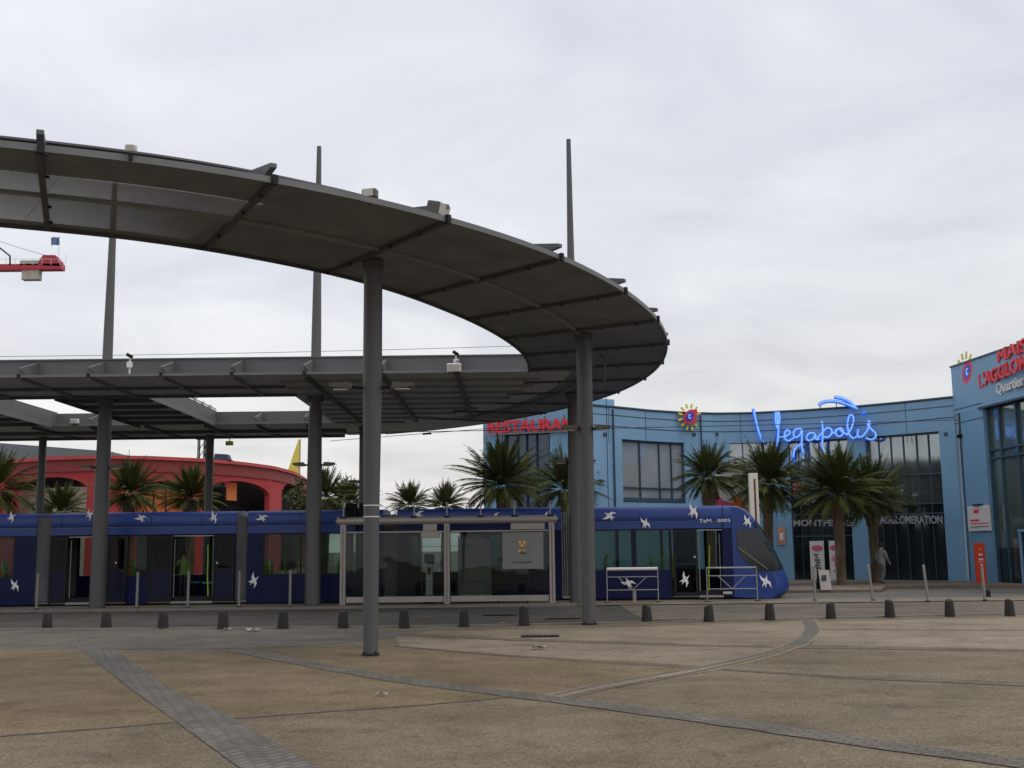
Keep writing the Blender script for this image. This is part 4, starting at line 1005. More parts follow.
curved(MB(), 980, 1119, zs0-.06, zs0+.03, .12, .032, TWR).build('window_head', 'seam', tw)
# tower lettering and sunburst
def up_at(px, py, out=.15): c = fx(px, TWR); return Vector((c.x, c.y-out, at_y(px, py, c.y).z))
def tower_text(s, a, pya, b, pyb, h, m, nm, label, cat):
    t = thing(nm, up_at((a+b)/2, pya), label, cat)
    text(s, up_at(a, pya), up_at(b, pyb), h, M[m], 'letters', t, .10, .015, )
    return t
tower_text('MAISON', 999, 363, 1053, 340, .52, 'redneon', 'red_sign', 'red raised letters of the upper line on the right wing', 'sign')
tower_text("L'AGGLOMERATION", 980, 388, 1078, 346, .58, 'redneon', 'red_sign', 'red raised letters of the second line on the right wing', 'sign')
tower_text('Quartier Odysseum', 996, 394.5, 1062, 372, .42, 'whitesign', 'white_sign', 'white script line under the red letters on the right wing', 'sign')
def sunburst(c, ux, r, lab, ny=Vector((0, -1, 0))):
    t = thing('sun_sign', c, lab, 'sign'); ux = Vector(ux).normalized(); uz = Vector((0, 0, 1)); c = Vector(c)
    def P(x, z, o=0): return c + ux*x*r + uz*z*r + ny*o
    for k in range(12):
        a = R(20+k*29); 
        if k == 11: continue
        dx_, dz_ = math.cos(a), math.sin(a); px_, pz_ = -dz_*.07, dx_*.07
        MB().prism([P(dx_*.66+px_*1.3, dz_*.72+pz_*1.3), P(dx_*.66-px_*1.3, dz_*.72-pz_*1.3), P(dx_*1.06-px_, dz_*1.1-pz_), P(dx_*1.06+px_, dz_*1.1+pz_)], ny*.08).build('ray', 'yellow', t)
    def ell(a0, b0, tilt, n=28): return [(a0*math.cos(q)*math.cos(tilt)-b0*math.sin(q)*math.sin(tilt), a0*math.cos(q)*math.sin(tilt)+b0*math.sin(q)*math.cos(tilt)) for q in [2*math.pi*i/n for i in range(n)]]
    rd = MB().prism([P(x, z, .09) for x, z in ell(.66, .50, R(50))], ny*.10); rd.prism([P(.30, .60, .088), P(.66, .60, .088), P(.50, -.5, .088), P(.22, -.46, .088)], ny*.098)
    rd.build('red_ring', 'redneon', t)
    MB().prism([P(x-.04, z, .20) for x, z in ell(.44, .31, R(50))], ny*.03).build('blue_disc', mat('violet_blue', (.05, .04, .45), .4), t)
    sq = [(.1*math.cos(q)-.02-.02*q*.0, .16*math.sin(q)) for q in [R(40+300*i/14) for i in range(15)]]
    MB().tube([P(x-.04, z, .26) for x, z in sq], .035*r, 6).build('pale_swirl', 'neoncore', t)
    return t
c = fx(689); tg = fx(695)-fx(683); sunburst((c.x, c.y-.15, zf(689, 417.5)), (tg.x, tg.y, 0), .62, 'small sun shaped sign with yellow rays on the curved blue parapet')
c = fx(966.5, TWR); tg = fx(980, TWR)-fx(955, TWR); sunburst((c.x, c.y-.15, zf(966.5, 373, TWR)), (tg.x, tg.y, 0), .85, 'sun shaped sign with yellow rays on the corner of the right wing')
# white notice and red totem by the right wing
c = fx(971, TWR); t = thing('notice_board', (c.x, c.y-.12, zf(971, 531, TWR)), 'white notice board with red print on the blue pier of the right wing', 'sign')
a_, b_ = fx(962.5, TWR), fx(984, TWR); z0, z1 = zf(971, 531, TWR), zf(971, 506, TWR)
curved(MB(), 962.5, 984, z0, z1, .12, .05, TWR).build('panel', 'whitesign', t)
curved(MB(), 965, 983, z0+.30, z0+.34, .128, .12, TWR).build('red_print', 'redneon', t); curved(MB(), 965, 974, z0+.42, z0+.5, .128, .12, TWR).build('red_print', 'redneon', t)
curved(MB(), 965, 983, z0+.16, z0+.19, .128, .12, TWR).build('grey_print', 'lamp', t)
curved(MB(), 969, 974, z1-.32, z1-.16, .128, .12, TWR).build('red_emblem', 'redneon', t)
curved(MB(), 969, 977, z1+.02, z1+.07, .2, .05, TWR).build('lamp_bar', 'dark', t)
q = at_z(978.5, 583, .12); t = thing('totem_sign', (q.x, q.y-.3, .12), 'narrow red totem sign at the foot of the right wing', 'sign')
hz = at_y(978, 543, q.y-.3).z
MB().box((q.x-.21, q.y-.38, .12), (q.x+.21, q.y-.26, hz)).build('face', 'orangered', t, bevel=.01)
for k, zz in enumerate((hz-.3, hz-.52, hz-.72)): MB().box((q.x-.08, q.y-.39, zz), (q.x+.10, q.y-.381, zz+.08)).build('print', 'orange' if k < 1 else 'whitesign', t)
MB().box((q.x-.12, q.y-.39, hz-.8), (q.x+.17, q.y-.381, hz-.78)).build('print', 'whitesign', t)

# ---- blue neon script sign on the parapet
c = fx(812); vs_ = thing('neon_sign', (c.x, c.y-.4, zf(812, 445)), 'large blue neon script sign across the curved parapet', 'sign')
def NZ(zx, zy): return (720+zx/6.4, 380+zy/6.4)
strokes = {
 'V': [[(203, 185), (212, 245), (225, 310), (240, 365), (255, 402)], [(355, 205), (352, 250), (356, 300), (352, 360), (340, 420), (320, 458)]],
 'V2': [[(345, 205), (340, 260), (350, 310), (366, 255), (362, 205)]],
 'e1': [[(362, 365), (390, 365), (425, 345), (420, 325), (400, 330), (392, 360), (400, 385), (425, 388), (450, 370)]],
 'g': [[(500, 312), (465, 318), (448, 345), (462, 370), (490, 350), (503, 320), (500, 370), (495, 410), (470, 425), (445, 458)], [(495, 405), (500, 450), (502, 520)], [(450, 440), (440, 495)]],
 'a1': [[(585, 345), (555, 340), (530, 365), (540, 388), (570, 380), (588, 350), (588, 378), (612, 380)]],
 'p': [[(632, 262), (636, 320), (630, 390), (628, 430), (640, 462)], [(600, 372), (625, 345), (660, 310), (688, 315), (690, 345), (665, 368), (640, 365)]],
 'o': [[(690, 345), (708, 338), (724, 322), (742, 310), (722, 320), (716, 342), (730, 362), (752, 358), (764, 336), (756, 314), (742, 310), (752, 328), (785, 350)]],
 'l': [[(785, 355), (815, 310), (832, 260), (825, 228), (805, 235), (792, 290), (800, 350), (825, 375), (848, 362)]],
 'i': [[(860, 315), (852, 345), (862, 368), (885, 360), (905, 340)]],
 's': [[(880, 365), (912, 330), (935, 280), (930, 262), (922, 290), (945, 320), (968, 345), (962, 372), (935, 382), (905, 372)]],
 'swash': [[(620, 162), (650, 143), (700, 136), (760, 145), (810, 162), (860, 185)], [(722, 110), (770, 120), (815, 142), (845, 172)]],
}
def smooth(pts, n=4):
    out_ = []
    for i in range(len(pts)-1):
        p0 = pts[max(0, i-1)]; p1 = pts[i]; p2 = pts[i+1]; p3 = pts[min(len(pts)-1, i+2)]
        for k in range(n):
            t_ = k/n
            out_.append(tuple(.5*((2*b)+(-a+c_)*t_+(2*a-5*b+4*c_-d_)*t_*t_+(-a+3*b-3*c_+d_)*t_**3) for a, b, c_, d_ in zip(p0, p1, p2, p3)))
    out_.append(pts[-1]); return out_
def sign_pt(zx, zy, out_=.4):
    px, py = NZ(zx, zy); c = fx(px); return Vector((c.x, c.y-out_, at_y(px, py, c.y-out_).z))
for k, ss in strokes.items():
    back = MB(); core = MB()
    for s_ in ss:
        q_ = [sign_pt(*p) for p in smooth(s_)]
        back.tube(q_, .088 if k in ('V', 'V2', 'swash') else .066, 8); core.tube([p+Vector((0, -.085, 0)) for p in q_], .04, 6)
    o = back.build('letter_body', 'blueneon', vs_, smooth=True); core.build('neon_tube', 'neoncore', o, smooth=True)
MB().ball(sign_pt(903, 215), .12, 10).build('dot', 'blueneon', vs_); MB().ball(sign_pt(448, 523), .13, 10).build('dot', 'blueneon', vs_); MB().ball(sign_pt(440, 495), .1, 8).build('dot', 'blueneon', vs_)
for zx in (630, 732): MB().tube([sign_pt(zx, 140), sign_pt(zx, 190)], .02, 6).build('support', 'dark', vs_)

# ---- left part: restaurant building, with angular parapet
RB = [(455, at_y(455, 430, 60)), (483, at_y(483, 420, 60)), (570, at_y(570, 405, 58)), (596, at_y(596, 398, 56))]
rb = thing('restaurant_building', (RB[2][1].x-2, 58, .1), 'blue building with dark glazing behind the palms left of the curved cinema', 'building')
def rcur(a, b, z0, z1, n, f, m, nm, step=8): return curved(MB(), a, b, z0, z1, n, f, RB, step).build(nm, m, rb)
zr0 = zf(540, 433, RB)
rcur(483, 592, zr0, (zf(483, 414, RB), zf(592, 398, RB)), 0, -1.4, 'blue', 'upper_wall')
rcur(483, 505, Z0, zr0-.003, 0, -1.4, 'blue', 'wall_pier'); rcur(550, 596, Z0, zr0-.003, 0, -1.4, 'blue', 'wall_pier')
rg = rcur(505, 550, Z0, zr0-.003, -.2, -1.3, mat('grey_glass', (.06, .09, .14), .08, .3, .1, 1), 'window')
fr = MB()
for px in (506, 517, 526, 536, 549): curved(fr, px-.35, px+.35, Z0, zr0-.01, -.05, -.198, RB, .6)
fr.build('window_frame', 'seam', rg)
rcur(505, 530, zf(517, 412, RB), zf(517, 408, RB)+.3, .3, .02, 'greyroof', 'grey_canopy')
MB().prism([fx(592, RB)+Vector((-.1, -.1, 0))*1 + Vector((0, 0, -fx(592, RB).z)) + Vector((0, 0, zf(592, 425, RB))), fx(596, RB)+Vector((.9, -.1, -fx(596, RB).z+zf(596, 465, RB))), fx(592, RB)+Vector((.2, -.1, -fx(592, RB).z+zf(592, 452, RB)))], (0, -.3, 0)).build('dark_awning', 'seam', rb)
t = thing('red_sign', up_at(960, 400)+Vector((-30, 0, 0)), 'row of red channel letters on the parapet left of the masts', 'sign')
pa, pb = fx(488, RB), fx(572, RB); za = at_y(488, 433, pa.y-.4).z; zb = at_y(572, 429, pb.y-.4).z
t.location = (pa.x, pa.y-.4, za); WORLD[t.name] = Vector(t.location)
text('RESTAURANT', (pa.x, pa.y-.4, za), (pb.x+.6, pb.y-.4, zb), .62, M['redneon'], 'letters', t, .14, .03)
MB().beam((pa.x-.2, pa.y-.3, za-.08), (pb.x+.7, pb.y-.3, zb-.08), .06, .05).build('sign_rail', 'alu2', t)
for k in range(6): u = k/5; q = Vector((pa.x, pa.y-.25, za)).lerp(Vector((pb.x+.6, pb.y-.25, zb)), u); MB().cyl(q, q+Vector((0, .1, .8)), .02, .02, 6).build('sign_stay', 'dark', t)

# ---- advertising board behind the tram nose (plain coloured print)
Ya = 50.0
def AP(px, py, dy=0): q = at_y(px, py, Ya); return Vector((q.x, Ya+dy, q.z))
t = thing('billboard', AP(733, 520), 'white billboard with orange and dark print half hidden by the tram roof', 'billboard')
MB().box(AP(715, 462), AP(757, 545, .12)).build('panel', 'whitesign', t)
MB().prism([AP(715, 490, -.004), AP(722, 500, -.004), AP(737, 505, -.004), AP(745, 520, -.004), AP(735, 522, -.004), AP(715, 514, -.004)], (0, -.01, 0)).build('print', 'pink', t)
MB().prism([AP(731, 503, -.02), AP(740, 494, -.02), AP(743, 503, -.02), AP(749, 512, -.02), AP(745, 520, -.02), AP(735, 514, -.02)], (0, -.01, 0)).build('print', 'orange', t)
MB().prism([AP(748, 470, -.004), AP(757, 480, -.004), AP(757, 515, -.004), AP(750, 500, -.004), AP(744, 490, -.004)], (0, -.01, 0)).build('print', 'blue', t)
for k, (x, y) in enumerate(((727, 488), (731, 489), (735, 486), (740, 485), (728, 466), (734, 464), (742, 467))):
    MB().box(AP(x, y, -.02), AP(x+3, y-2.5, -.004)).build('print', 'redband' if k % 2 else 'dark', t)
for px in (718, 754): MB().cyl(AP(px, 545, .06), Vector((AP(px, 545).x, Ya+.06, .1)), .06, .06, 8).build('leg', 'dark', t)
q = fx(777); t = thing('wall_poster', (q.x, q.y-.2, zf(777, 545)), 'small peach coloured poster on the blue pier beside the entrance', 'poster')
curved(MB(), 773, 780, zf(777, 545), zf(777, 527), .2, .14).build('sheet', mat('peach_print', (.5, .25, .18), .7, 0, .4, 6), t)
curved(MB(), 774.5, 778, zf(777, 540), zf(777, 533), .21, .201).build('print', 'whitesign', t)
# cream totem
Yp = 43.5
q0 = at_y(757.5, 560, Yp); t = thing('tall_totem', (q0.x, Yp, .1), 'tall slim cream totem with a dark red stripe behind the tram nose', 'totem')
ht = at_y(757, 473, Yp).z
MB().box((q0.x-.18, Yp, .1), (q0.x+.15, Yp+.25, ht)).build('column', 'creamsign', t, bevel=.01)
MB().box((q0.x+.0, Yp-.012, .5), (q0.x+.05, Yp-.002, ht-.22)).build('stripe', 'redband', t)
MB().box((q0.x-.02, Yp-.010, .5), (q0.x-.004, Yp-.001, ht-.22)).build('stripe_edge', 'dark', t)
# lamp post hints on the wall right (small dark spotlight)
q = fx(956, TWR); t = thing('wall_spotlight', (q.x, q.y-.3, zf(956, 437, TWR)), 'small dark spotlight on the recess beside the right wing', 'lamp')
MB().box((q.x-.12, q.y-.42, zf(956, 438.5, TWR)), (q.x+.16, q.y-.1, zf(956, 435, TWR))).build('housing', 'black', t, bevel=.02); MB().cyl((q.x, q.y-.2, zf(956, 435, TWR)), (q.x, q.y-.1, zf(956, 432, TWR)), .03, .03, 6).build('bracket', 'dark', t)

# ================================================================== RED BUILDING
rp = [(-90, 475), (-40, 466.5), (0, 461.5), (50, 457), (100, 455.5), (150, 456.3), (200, 458.6), (240, 462), (270, 466), (290, 471), (302, 477), (309, 486)]
HR = 9.6
RT = [(px, at_z(px, py, HR)) for px, py in rp]
rd = thing('red_building', (RT[4][1].x, RT[4][1].y, 0), 'rounded red rendered building with arched openings beyond the tram at left', 'building')
def zz_(px, py): return at_y(px, py, fx(px, RT).y).z
def redc(a, b, z0, z1, n, f, m, nm, par=None, step=6): return curved(MB(), a, b, z0, z1, n, f, RT, step).build(nm, M[m], par or rd)
redc(-90, 309, HR-.28, HR, .35, -.6, 'redtrim', 'coping')
redc(-90, 309, HR-1.25, HR-.283, .12, -.5, 'redband', 'cornice_band')
# wall with arches: columns of small slabs whose foot follows the arch
arches = [(-70, -5, 478, 520), (16, 88, 477, 506), (92.5, 93, 478, 506), (140, 190, 481, 512), (210, 270, 481, 520), (282, 306, 484, 520)]
arches = [a for a in arches if a[1]-a[0] > 2]
wmb = MB(); px = -90.0
while px < 309:
    nx = min(309, px+1.5); mid = (px+nx)/2; zlow = 0
    for a, b, yt, yb in arches:
        if a < mid < b:
            u = (mid-(a+b)/2)/((b-a)/2); ztp = zz_((a+b)/2, yt); zsp = zz_((a+b)/2, yt+13)
            zlow = zsp + (ztp-zsp)*math.sqrt(max(0, 1-u*u))
    curved(wmb, px, nx, zlow, HR-1.253, 0, -.45, RT, 2); px = nx
wmb.build('arched_wall', 'redwall', rd)
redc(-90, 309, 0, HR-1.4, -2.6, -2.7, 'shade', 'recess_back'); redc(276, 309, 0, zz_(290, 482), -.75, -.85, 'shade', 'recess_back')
redc(0, 92, 0, zz_(50, 486), -1.8, -2.0, 'beige', 'beige_infill')
redc(140, 192, zz_(165, 515), zz_(165, 489), -1.5, -1.6, 'orange', 'orange_panel')
redc(146, 152, zz_(165, 500), zz_(165, 482), -1.3, -1.4, 'whitesign', 'pale_panel')
redc(240, 250, zz_(245, 500), zz_(245, 482), -1.3, -1.4, 'orange', 'orange_panel'); redc(236, 241, zz_(245, 487), zz_(245, 482), -1.2, -1.3, 'pink', 'pink_panel')
for px in (96, 190, 264): pass
for px in (60, 160, 172): redc(px, px+.7, 0, zz_(px, 481), -1.0, -1.2, 'dark', 'mullion', step=1)
redc(283, 288, 0, zz_(285, 485), -.7, -.8, 'greenpaint', 'door_frame'); redc(24, 34, zz_(30, 512), zz_(30, 506), -1.5, -1.6, 'bluepil', 'blue_notice')
# grey hall roof rising behind it
Yg = 112
def GP(px, py, Y=Yg): q = at_y(px, py, Y); return Vector((q.x, Y, q.z))
t = thing('grey_hall', (GP(20, 450).x, Yg, 0), 'large grey sloping roof rising behind the red building at far left', 'building')
P = [GP(-60, 436), GP(0, 443), GP(60, 447.5), GP(111, 451.5)]
P = [Vector((p.x, Yg, p.z)) for p in P]; base = [Vector((p.x, Yg, p.z-1.6)) for p in P[::-1]]
MB().prism(P+base, (0, 30, 0)).build('roof', 'greyroof', t)
MB().prism([Vector((P[0].x+.5, Yg+1, 0)), Vector((P[-1].x-.5, Yg+1, 0)), Vector((P[-1].x-.5, Yg+1, P[-1].z-1.6)), Vector((P[0].x+.5, Yg+1, P[-1].z-1.6))], (0, 28, 0)).build('wall', 'greyroof', t)
# yellow spike
Yy = 138; q = at_y(294, 470, Yy); t = thing('yellow_spire', (q.x, Yy, 0), 'pointed yellow spire rising behind the right end of the red building', 'spire')
def YP(px, py): p = at_y(px, py, Yy); return Vector((p.x, Yy, p.z))
MB().prism([YP(298.5, 439), YP(288, 470), YP(286, 480)-Vector((0, 0, 6)), YP(297.5, 480)-Vector((0, 0, 6))], (0, .8, 0)).build('fin', 'yellow', t)
MB().cyl((YP(297.5, 470).x+.15, Yy+.4, 0), (YP(298.8, 440).x+.1, Yy+.4, YP(298, 439).z), .12, .08, 8).build('mast', 'beige', t)
# lattice mast behind the red wall
Yl = 100; t = thing('lattice_mast', (at_y(201, 450, Yl).x, Yl, 0), 'small lattice mast with a dark head above the red building', 'mast')
xl, xr2 = at_y(198, 450, Yl).x, at_y(204, 450, Yl).x; zt_ = at_y(200, 438, Yl).z
mb = MB()
for x in (xl, xr2):
    for y in (Yl, Yl+.5): mb.tube([(x, y, 0), (x, y, zt_)], .06, 6)
z = 8.0
while z < zt_-.7: mb.tube([(xl, Yl, z), (xr2, Yl, z+.7)], .035, 5); mb.tube([(xr2, Yl, z), (xr2, Yl+.5, z+.7)], .035, 5); z += .7
mb.build('lattice', 'dark', t); MB().box((xl-.25, Yl-.2, zt_-.1), (xr2+.25, Yl+.7, zt_+.35)).build('head', 'black', t)
q = fx(218, RT); t = thing('roof_box', (q.x, q.y+.6, HR), 'small blue grey box on the roof of the red building right of the far column', 'roof box')
MB().prism([(q.x-.6, q.y+.6, HR), (q.x+.8, q.y+.6, HR), (q.x+.6, q.y+.6, HR+.55), (q.x-.5, q.y+.6, HR+.62)], (0, 1, 0)).build('casing', 'seam', t)
MB().box((q.x-.7, q.y+.5, HR), (q.x+.9, q.y+1.7, HR+.08)).build('plinth', 'dark', t)

# ================================================================== CRANE
Yc = 150
def CP(px, py, dy=0): p = at_y(px, py, Yc); return Vector((p.x, Yc+dy, p.z))
cr_ = thing('tower_crane', (CP(-120, 270).x, Yc, 0), 'red tower crane end with a concrete counterweight and a small flag at upper left', 'crane')
def lattice(mb, a, b, h, wd, n, r):
    a = Vector(a); b = Vector(b)
    ch = [Vector((0, 0, 0)), Vector((0, wd, 0)), Vector((0, wd/2, h))]
    for c in ch: mb.tube([a+c, b+c], r, 6)
    for i in range(n):
        u, v = i/n, (i+.5)/n; p = a.lerp(b, u); q = a.lerp(b, v); s = a.lerp(b, (i+1)/n)
        mb.tube([p, q+ch[2], s], r*.6, 5); mb.tube([p+ch[1], q+ch[2], s+ch[1]], r*.6, 5)
MB().box(CP(-130, 265.5), CP(61, 269, 1.4)).build('counter_jib', 'crane', cr_)
MB().box(CP(20, 260.5), CP(38, 265, 1.2)).build('machinery_deck', 'concrete', cr_)
MB().prism([CP(39, 260), CP(43, 255), CP(55, 255), CP(60, 261), CP(60, 266), CP(42, 265.5)], (0, 1.3, 0)).build('winch_housing', 'crane', cr_)
MB().box(CP(21, 268.5, .2), CP(38, 279, 1.3)).build('counterweight', 'concrete', cr_, bevel=.08)
mb = MB()
for px in range(-120, 62, 9): mb.tube([CP(px, 265), CP(px, 259)], .035, 5)
mb.tube([CP(-120, 259), CP(62, 259)], .03, 5); mb.tube([CP(62, 268), CP(66, 262), CP(66, 254)], .03, 5); mb.build('handrail', 'whitesign', cr_)
MB().tube([CP(-50, 225), CP(0, 248), CP(10, 256), CP(10, 265)], .12, 6).build('tie_bar', 'dark', cr_)
MB().tube([CP(-50, 225), CP(20, 248), CP(58, 259)], .03, 5).build('stay_cable', 'wire', cr_)
fp_ = MB().tube([CP(58.5, 262), CP(59.5, 236)], .04, 5).build('flag_pole', 'whitesign', cr_)
fm = MB(); n = 6
for i in range(n+1):
    u = i/n; x = 59.5-9*u; yo = .25*math.sin(u*7); fm.v += [CP(x, 236.5+u*1.5, yo), CP(x+.3, 244.5+u*1.2, yo), CP(x+.3, 244.5+u*1.2, yo+.03), CP(x, 236.5+u*1.5, yo+.03)]
for i in range(n):
    for k in range(4): fm.f.append((i*4+k, i*4+(k+1) % 4, i*4+4+(k+1) % 4, i*4+4+k))
fm.build('flag', 'flag', fp_)
mb = MB(); xm = CP(-120, 270).x
for x in (xm-.9, xm+.9):
    for y in (Yc-.2, Yc+1.6): mb.tube([(x, y, 0), (x, y, CP(-120, 225).z)], .12, 6)
z = 0
while z < 40: mb.tube([(xm-.9, Yc-.2, z), (xm+.9, Yc-.2, z+2)], .07, 5); mb.tube([(xm+.9, Yc-.2, z), (xm+.9, Yc+1.6, z+2)], .07, 5); z += 2
mb.build('tower', 'crane', cr_)

# ================================================================== OVERHEAD WIRES
def wire(name, pts, r, lab, grp='overhead wires of the tram line'):
    mb = MB(); mb.tube(pts, r, 5); return mb.build(name, 'wire', label=lab, cat='wire', group=grp)
def sag(a, b, s, n=12): a = Vector(a); b = Vector(b); return [a.lerp(b, i/n)-Vector((0, 0, s*4*(i/n)*(1-i/n))) for i in range(n+1)]
Yw = 38.8
wire('upper_wire', sag(at_y(-80, 357, 52), at_y(575, 344, 52), .12), .012, 'upper thin wire crossing the sky above the straight canopy')
wire('contact_wire', sag(at_y(-80, 437, Yw), at_y(960, 420, Yw), .1), .013, 'contact wire running above the tram roof')
wire('carrier_wire', sag(at_y(330, 441, Yw+.4), at_y(545, 424, Yw+.4), .0), .010, 'short sloping wire meeting the contact wire under the roof edge')
wire('vertical_cable', [at_y(606, 392, 40), at_y(608.5, 512, 40)], .014, 'thin vertical cable hanging right of the mast before the blue wall')
q = at_y(426, 434, Yw+.4); t = thing('wire_insulator', q, 'small dark insulator on the sloping wire near the middle', 'insulator')
MB().tube([q-Vector((.12, 0, 0)), q+Vector((.12, 0, .02))], .035, 8).build('body', 'black', t); MB().ball(q+Vector((.15, 0, .02)), .045, 8).build('knob', 'black', t)

# ================================================================== PALMS AND TREES
def palm_crown_mesh(seed, nf=96, low=112, dr0=.55, dr1=1.0, ls=.185):
    """unit crown: fronds about 1 long, around the origin"""
    rr = random.Random(seed); v = []; f = []
    def q(a, b, c, d=None):
        o = len(v)
        if d is None: v.extend([a, b, c]); f.append((o, o+1, o+2))
        else: v.extend([a, b, c, d]); f.append((o, o+1, o+2, o+3))
    for i in range(nf):
        u = (i+.5)/nf
        el = R(86 - low*u**1.1 + rr.uniform(-9, 9)); az = i*2.39996 + rr.uniform(-.25, .25)
        L = rr.uniform(.74, 1.14)*(.86+.18*math.sin(u*math.pi)); droop = rr.uniform(dr0, dr1)*(1.0 if u > .3 else .55)
        pts = []; p = Vector((0, 0, 0)); e = el; n = 12
        h = Vector((math.cos(az), math.sin(az), 0)); p = h*.07*math.cos(el)+Vector((0, 0, .05*math.sin(el)))
        for k in range(n+1):
            pts.append(p.copy()); p = p + (h*math.cos(e)+Vector((0, 0, math.sin(e))))*(L/n); e -= droop*(.045+.13*(k/n))*(max(.15, math.cos(e))**.7)
        side = Vector((-h.y, h.x, 0)); tw = rr.uniform(-.5, .5)
        for k in range(n):
            a, b = pts[k], pts[k+1]; w = .012*(1-k/n)+.003
            q(a-side*w, a+side*w, b+side*w*.8, b-side*w*.8)
        for k in range(8, n*4):
            s = k/(n*4); j = min(n-1, int(s*n)); fr_ = s*n-j; c = pts[j].lerp(pts[j+1], fr_); t = (pts[j+1]-pts[j]).normalized(); upn = side.cross(t)
            ll = ls*rr.uniform(.8, 1.15)*math.sin(min(1, (s+.05)*1.1)*math.pi)**.55*(1.0 if s < .85 else .8)+.03
            for sg in (-1, 1):
                if rr.random() < .06: continue
                dr = (side*sg*.62 + t*(.78+.3*s) + upn*(.34+rr.uniform(-.15, .15)+tw*.2*sg)).normalized()
                tip = c+dr*ll*rr.uniform(.85, 1.1)-Vector((0, 0, .05*ll)); wv = t*.013
                q(c-wv, c+wv, tip)
    me = D.meshes.new('palm_crown'); me.from_pydata(v, [], f); return me
def palm_trunk_mesh(seed):
    """unit-height trunk with leaf-scar lozenges and a swollen head"""
    rr = random.Random(seed); n = 20; K = 60; v = []; f = []
    for i in range(K+1):
        z = i/K; r = .155*(1.12-.25*math.exp(-z*1)+.12*math.exp(-z*14)) + (.11*max(0, (z-.72)/.28)**.9)
        for k in range(n):
            d = .022*(1 if ((k+i*.5*1) % 2 < 1) else -.4)+rr.uniform(-.006, .006)
            if z > .72: d *= 1.9
            th = 2*math.pi*k/n+i*.16; v.append((math.cos(th)*(r+d), math.sin(th)*(r+d), z))
    for i in range(K):
        for k in range(n): k2 = (k+1) % n; f.append((i*n+k, i*n+k2, (i+1)*n+k2, (i+1)*n+k))
    f.append(tuple(range(K*n, K*n+n)))
    me = D.meshes.new('palm_trunk'); me.from_pydata(v, [], f); return me
crowns = []; trunks = []
for s, kw in ((1, dict()), (2, dict(nf=80, low=118, dr0=.7, dr1=1.25)), (3, dict(nf=104, low=106, dr0=.45, dr1=.9, ls=.165)), (4, dict(nf=86, low=116, dr0=.4, dr1=1.1, ls=.2)), (5, dict(nf=72, low=112, dr0=.6, dr1=1.1))):
    c_ = palm_crown_mesh(s*11, **kw); c_.materials.append(M['palmleaf']); crowns.append(c_)
    t_ = palm_trunk_mesh(s*5); t_.materials.append(M['trunk']); trunks.append(t_)
def dry_mesh(seed):
    rr = random.Random(seed); v = []; f = []
    for i in range(26):
        az = rr.uniform(0, 6.28); h = Vector((math.cos(az), math.sin(az), 0)); s = Vector((-h.y, h.x, 0)); a = h*.08; L = rr.uniform(.25, .5)
        b = a+h*L*.6+Vector((0, 0, L*rr.uniform(-.5, .2))); c = b+h*L*.2+Vector((0, 0, -L*.5)); o = len(v)
        v += [a-s*.012, a+s*.012, b+s*.012, b-s*.012, c]; f += [(o, o+1, o+2, o+3), (o+3, o+2, o+4)]
    me = D.meshes.new('dry_fronds'); me.from_pydata(v, [], f); me.materials.append(M['palmdry']); return me
dry = dry_mesh(4)
def palm(px, py, rpx, Y, lab, var, base=.1):
    c = at_y(px, py, Y); r = rpx*Y/FPX*1.0
    t = thing('palm_tree', (c.x, Y, base), lab, 'palm tree', 'date palms around the tram stop')
    o = D.objects.new('trunk', trunks[var]); COL.objects.link(o); o.parent = t; hh = c.z-base-.05*r; o.scale = (1.25, 1.25, hh)
    o = D.objects.new('crown', crowns[var]); COL.objects.link(o); o.parent = t; o.location = (0, 0, c.z-base); o.scale = (r, r, r); o.rotation_euler = (rnd.uniform(-.16, .16), rnd.uniform(-.16, .16), rnd.uniform(0, 6)); t.rotation_euler = (0, rnd.uniform(-.03, .03), 0)
    o = D.objects.new('dry_fronds', dry); COL.objects.link(o); o.parent = t; o.location = (0, 0, c.z-base-.08*r); o.scale = (r, r, r*.9); o.rotation_euler = (0, 0, rnd.uniform(0, 6))
PAL = [(-6, 492, 50, 60, 'palm at the left edge of the photo beyond the tram'), (60, 512, 34, 62, 'low palm beyond the tram between the two leftmost columns'),
       (127, 494, 40, 56, 'full palm beyond the tram just right of the leftmost mast'), (193, 498, 38, 58, 'palm in front of the red building beside the far column'),
       (325, 498, 36, 60, 'olive palm rising behind the middle mast beside the red building'), (350, 506, 34, 66, 'sparse palm seen between the middle mast and the near column'), (408, 506, 28, 80, 'small distant palm right of the near column'), (443, 507, 28, 84, 'small distant palm left of the big one by the blue building'),
       (503, 486, 54, 50, 'big palm in front of the red letters'), (566, 490, 48, 53, 'palm partly hidden by the round column and mast'),
       (708, 478, 41, 48, 'palm left of the blue neon sign, behind the tram roof'), (765, 484, 50, 49, 'palm with a patterned trunk behind the cream totem'),
       (837, 494, 56, 47.5, 'largest palm in front of the entrance, beside the white board'), (872, 502, 50, 49.5, 'palm right of the largest one, before the dark shop glass')]
for i, (a, b, c_, Y, lab) in enumerate(PAL): palm(a, b, c_, Y, lab, (i*2+1) % 5)

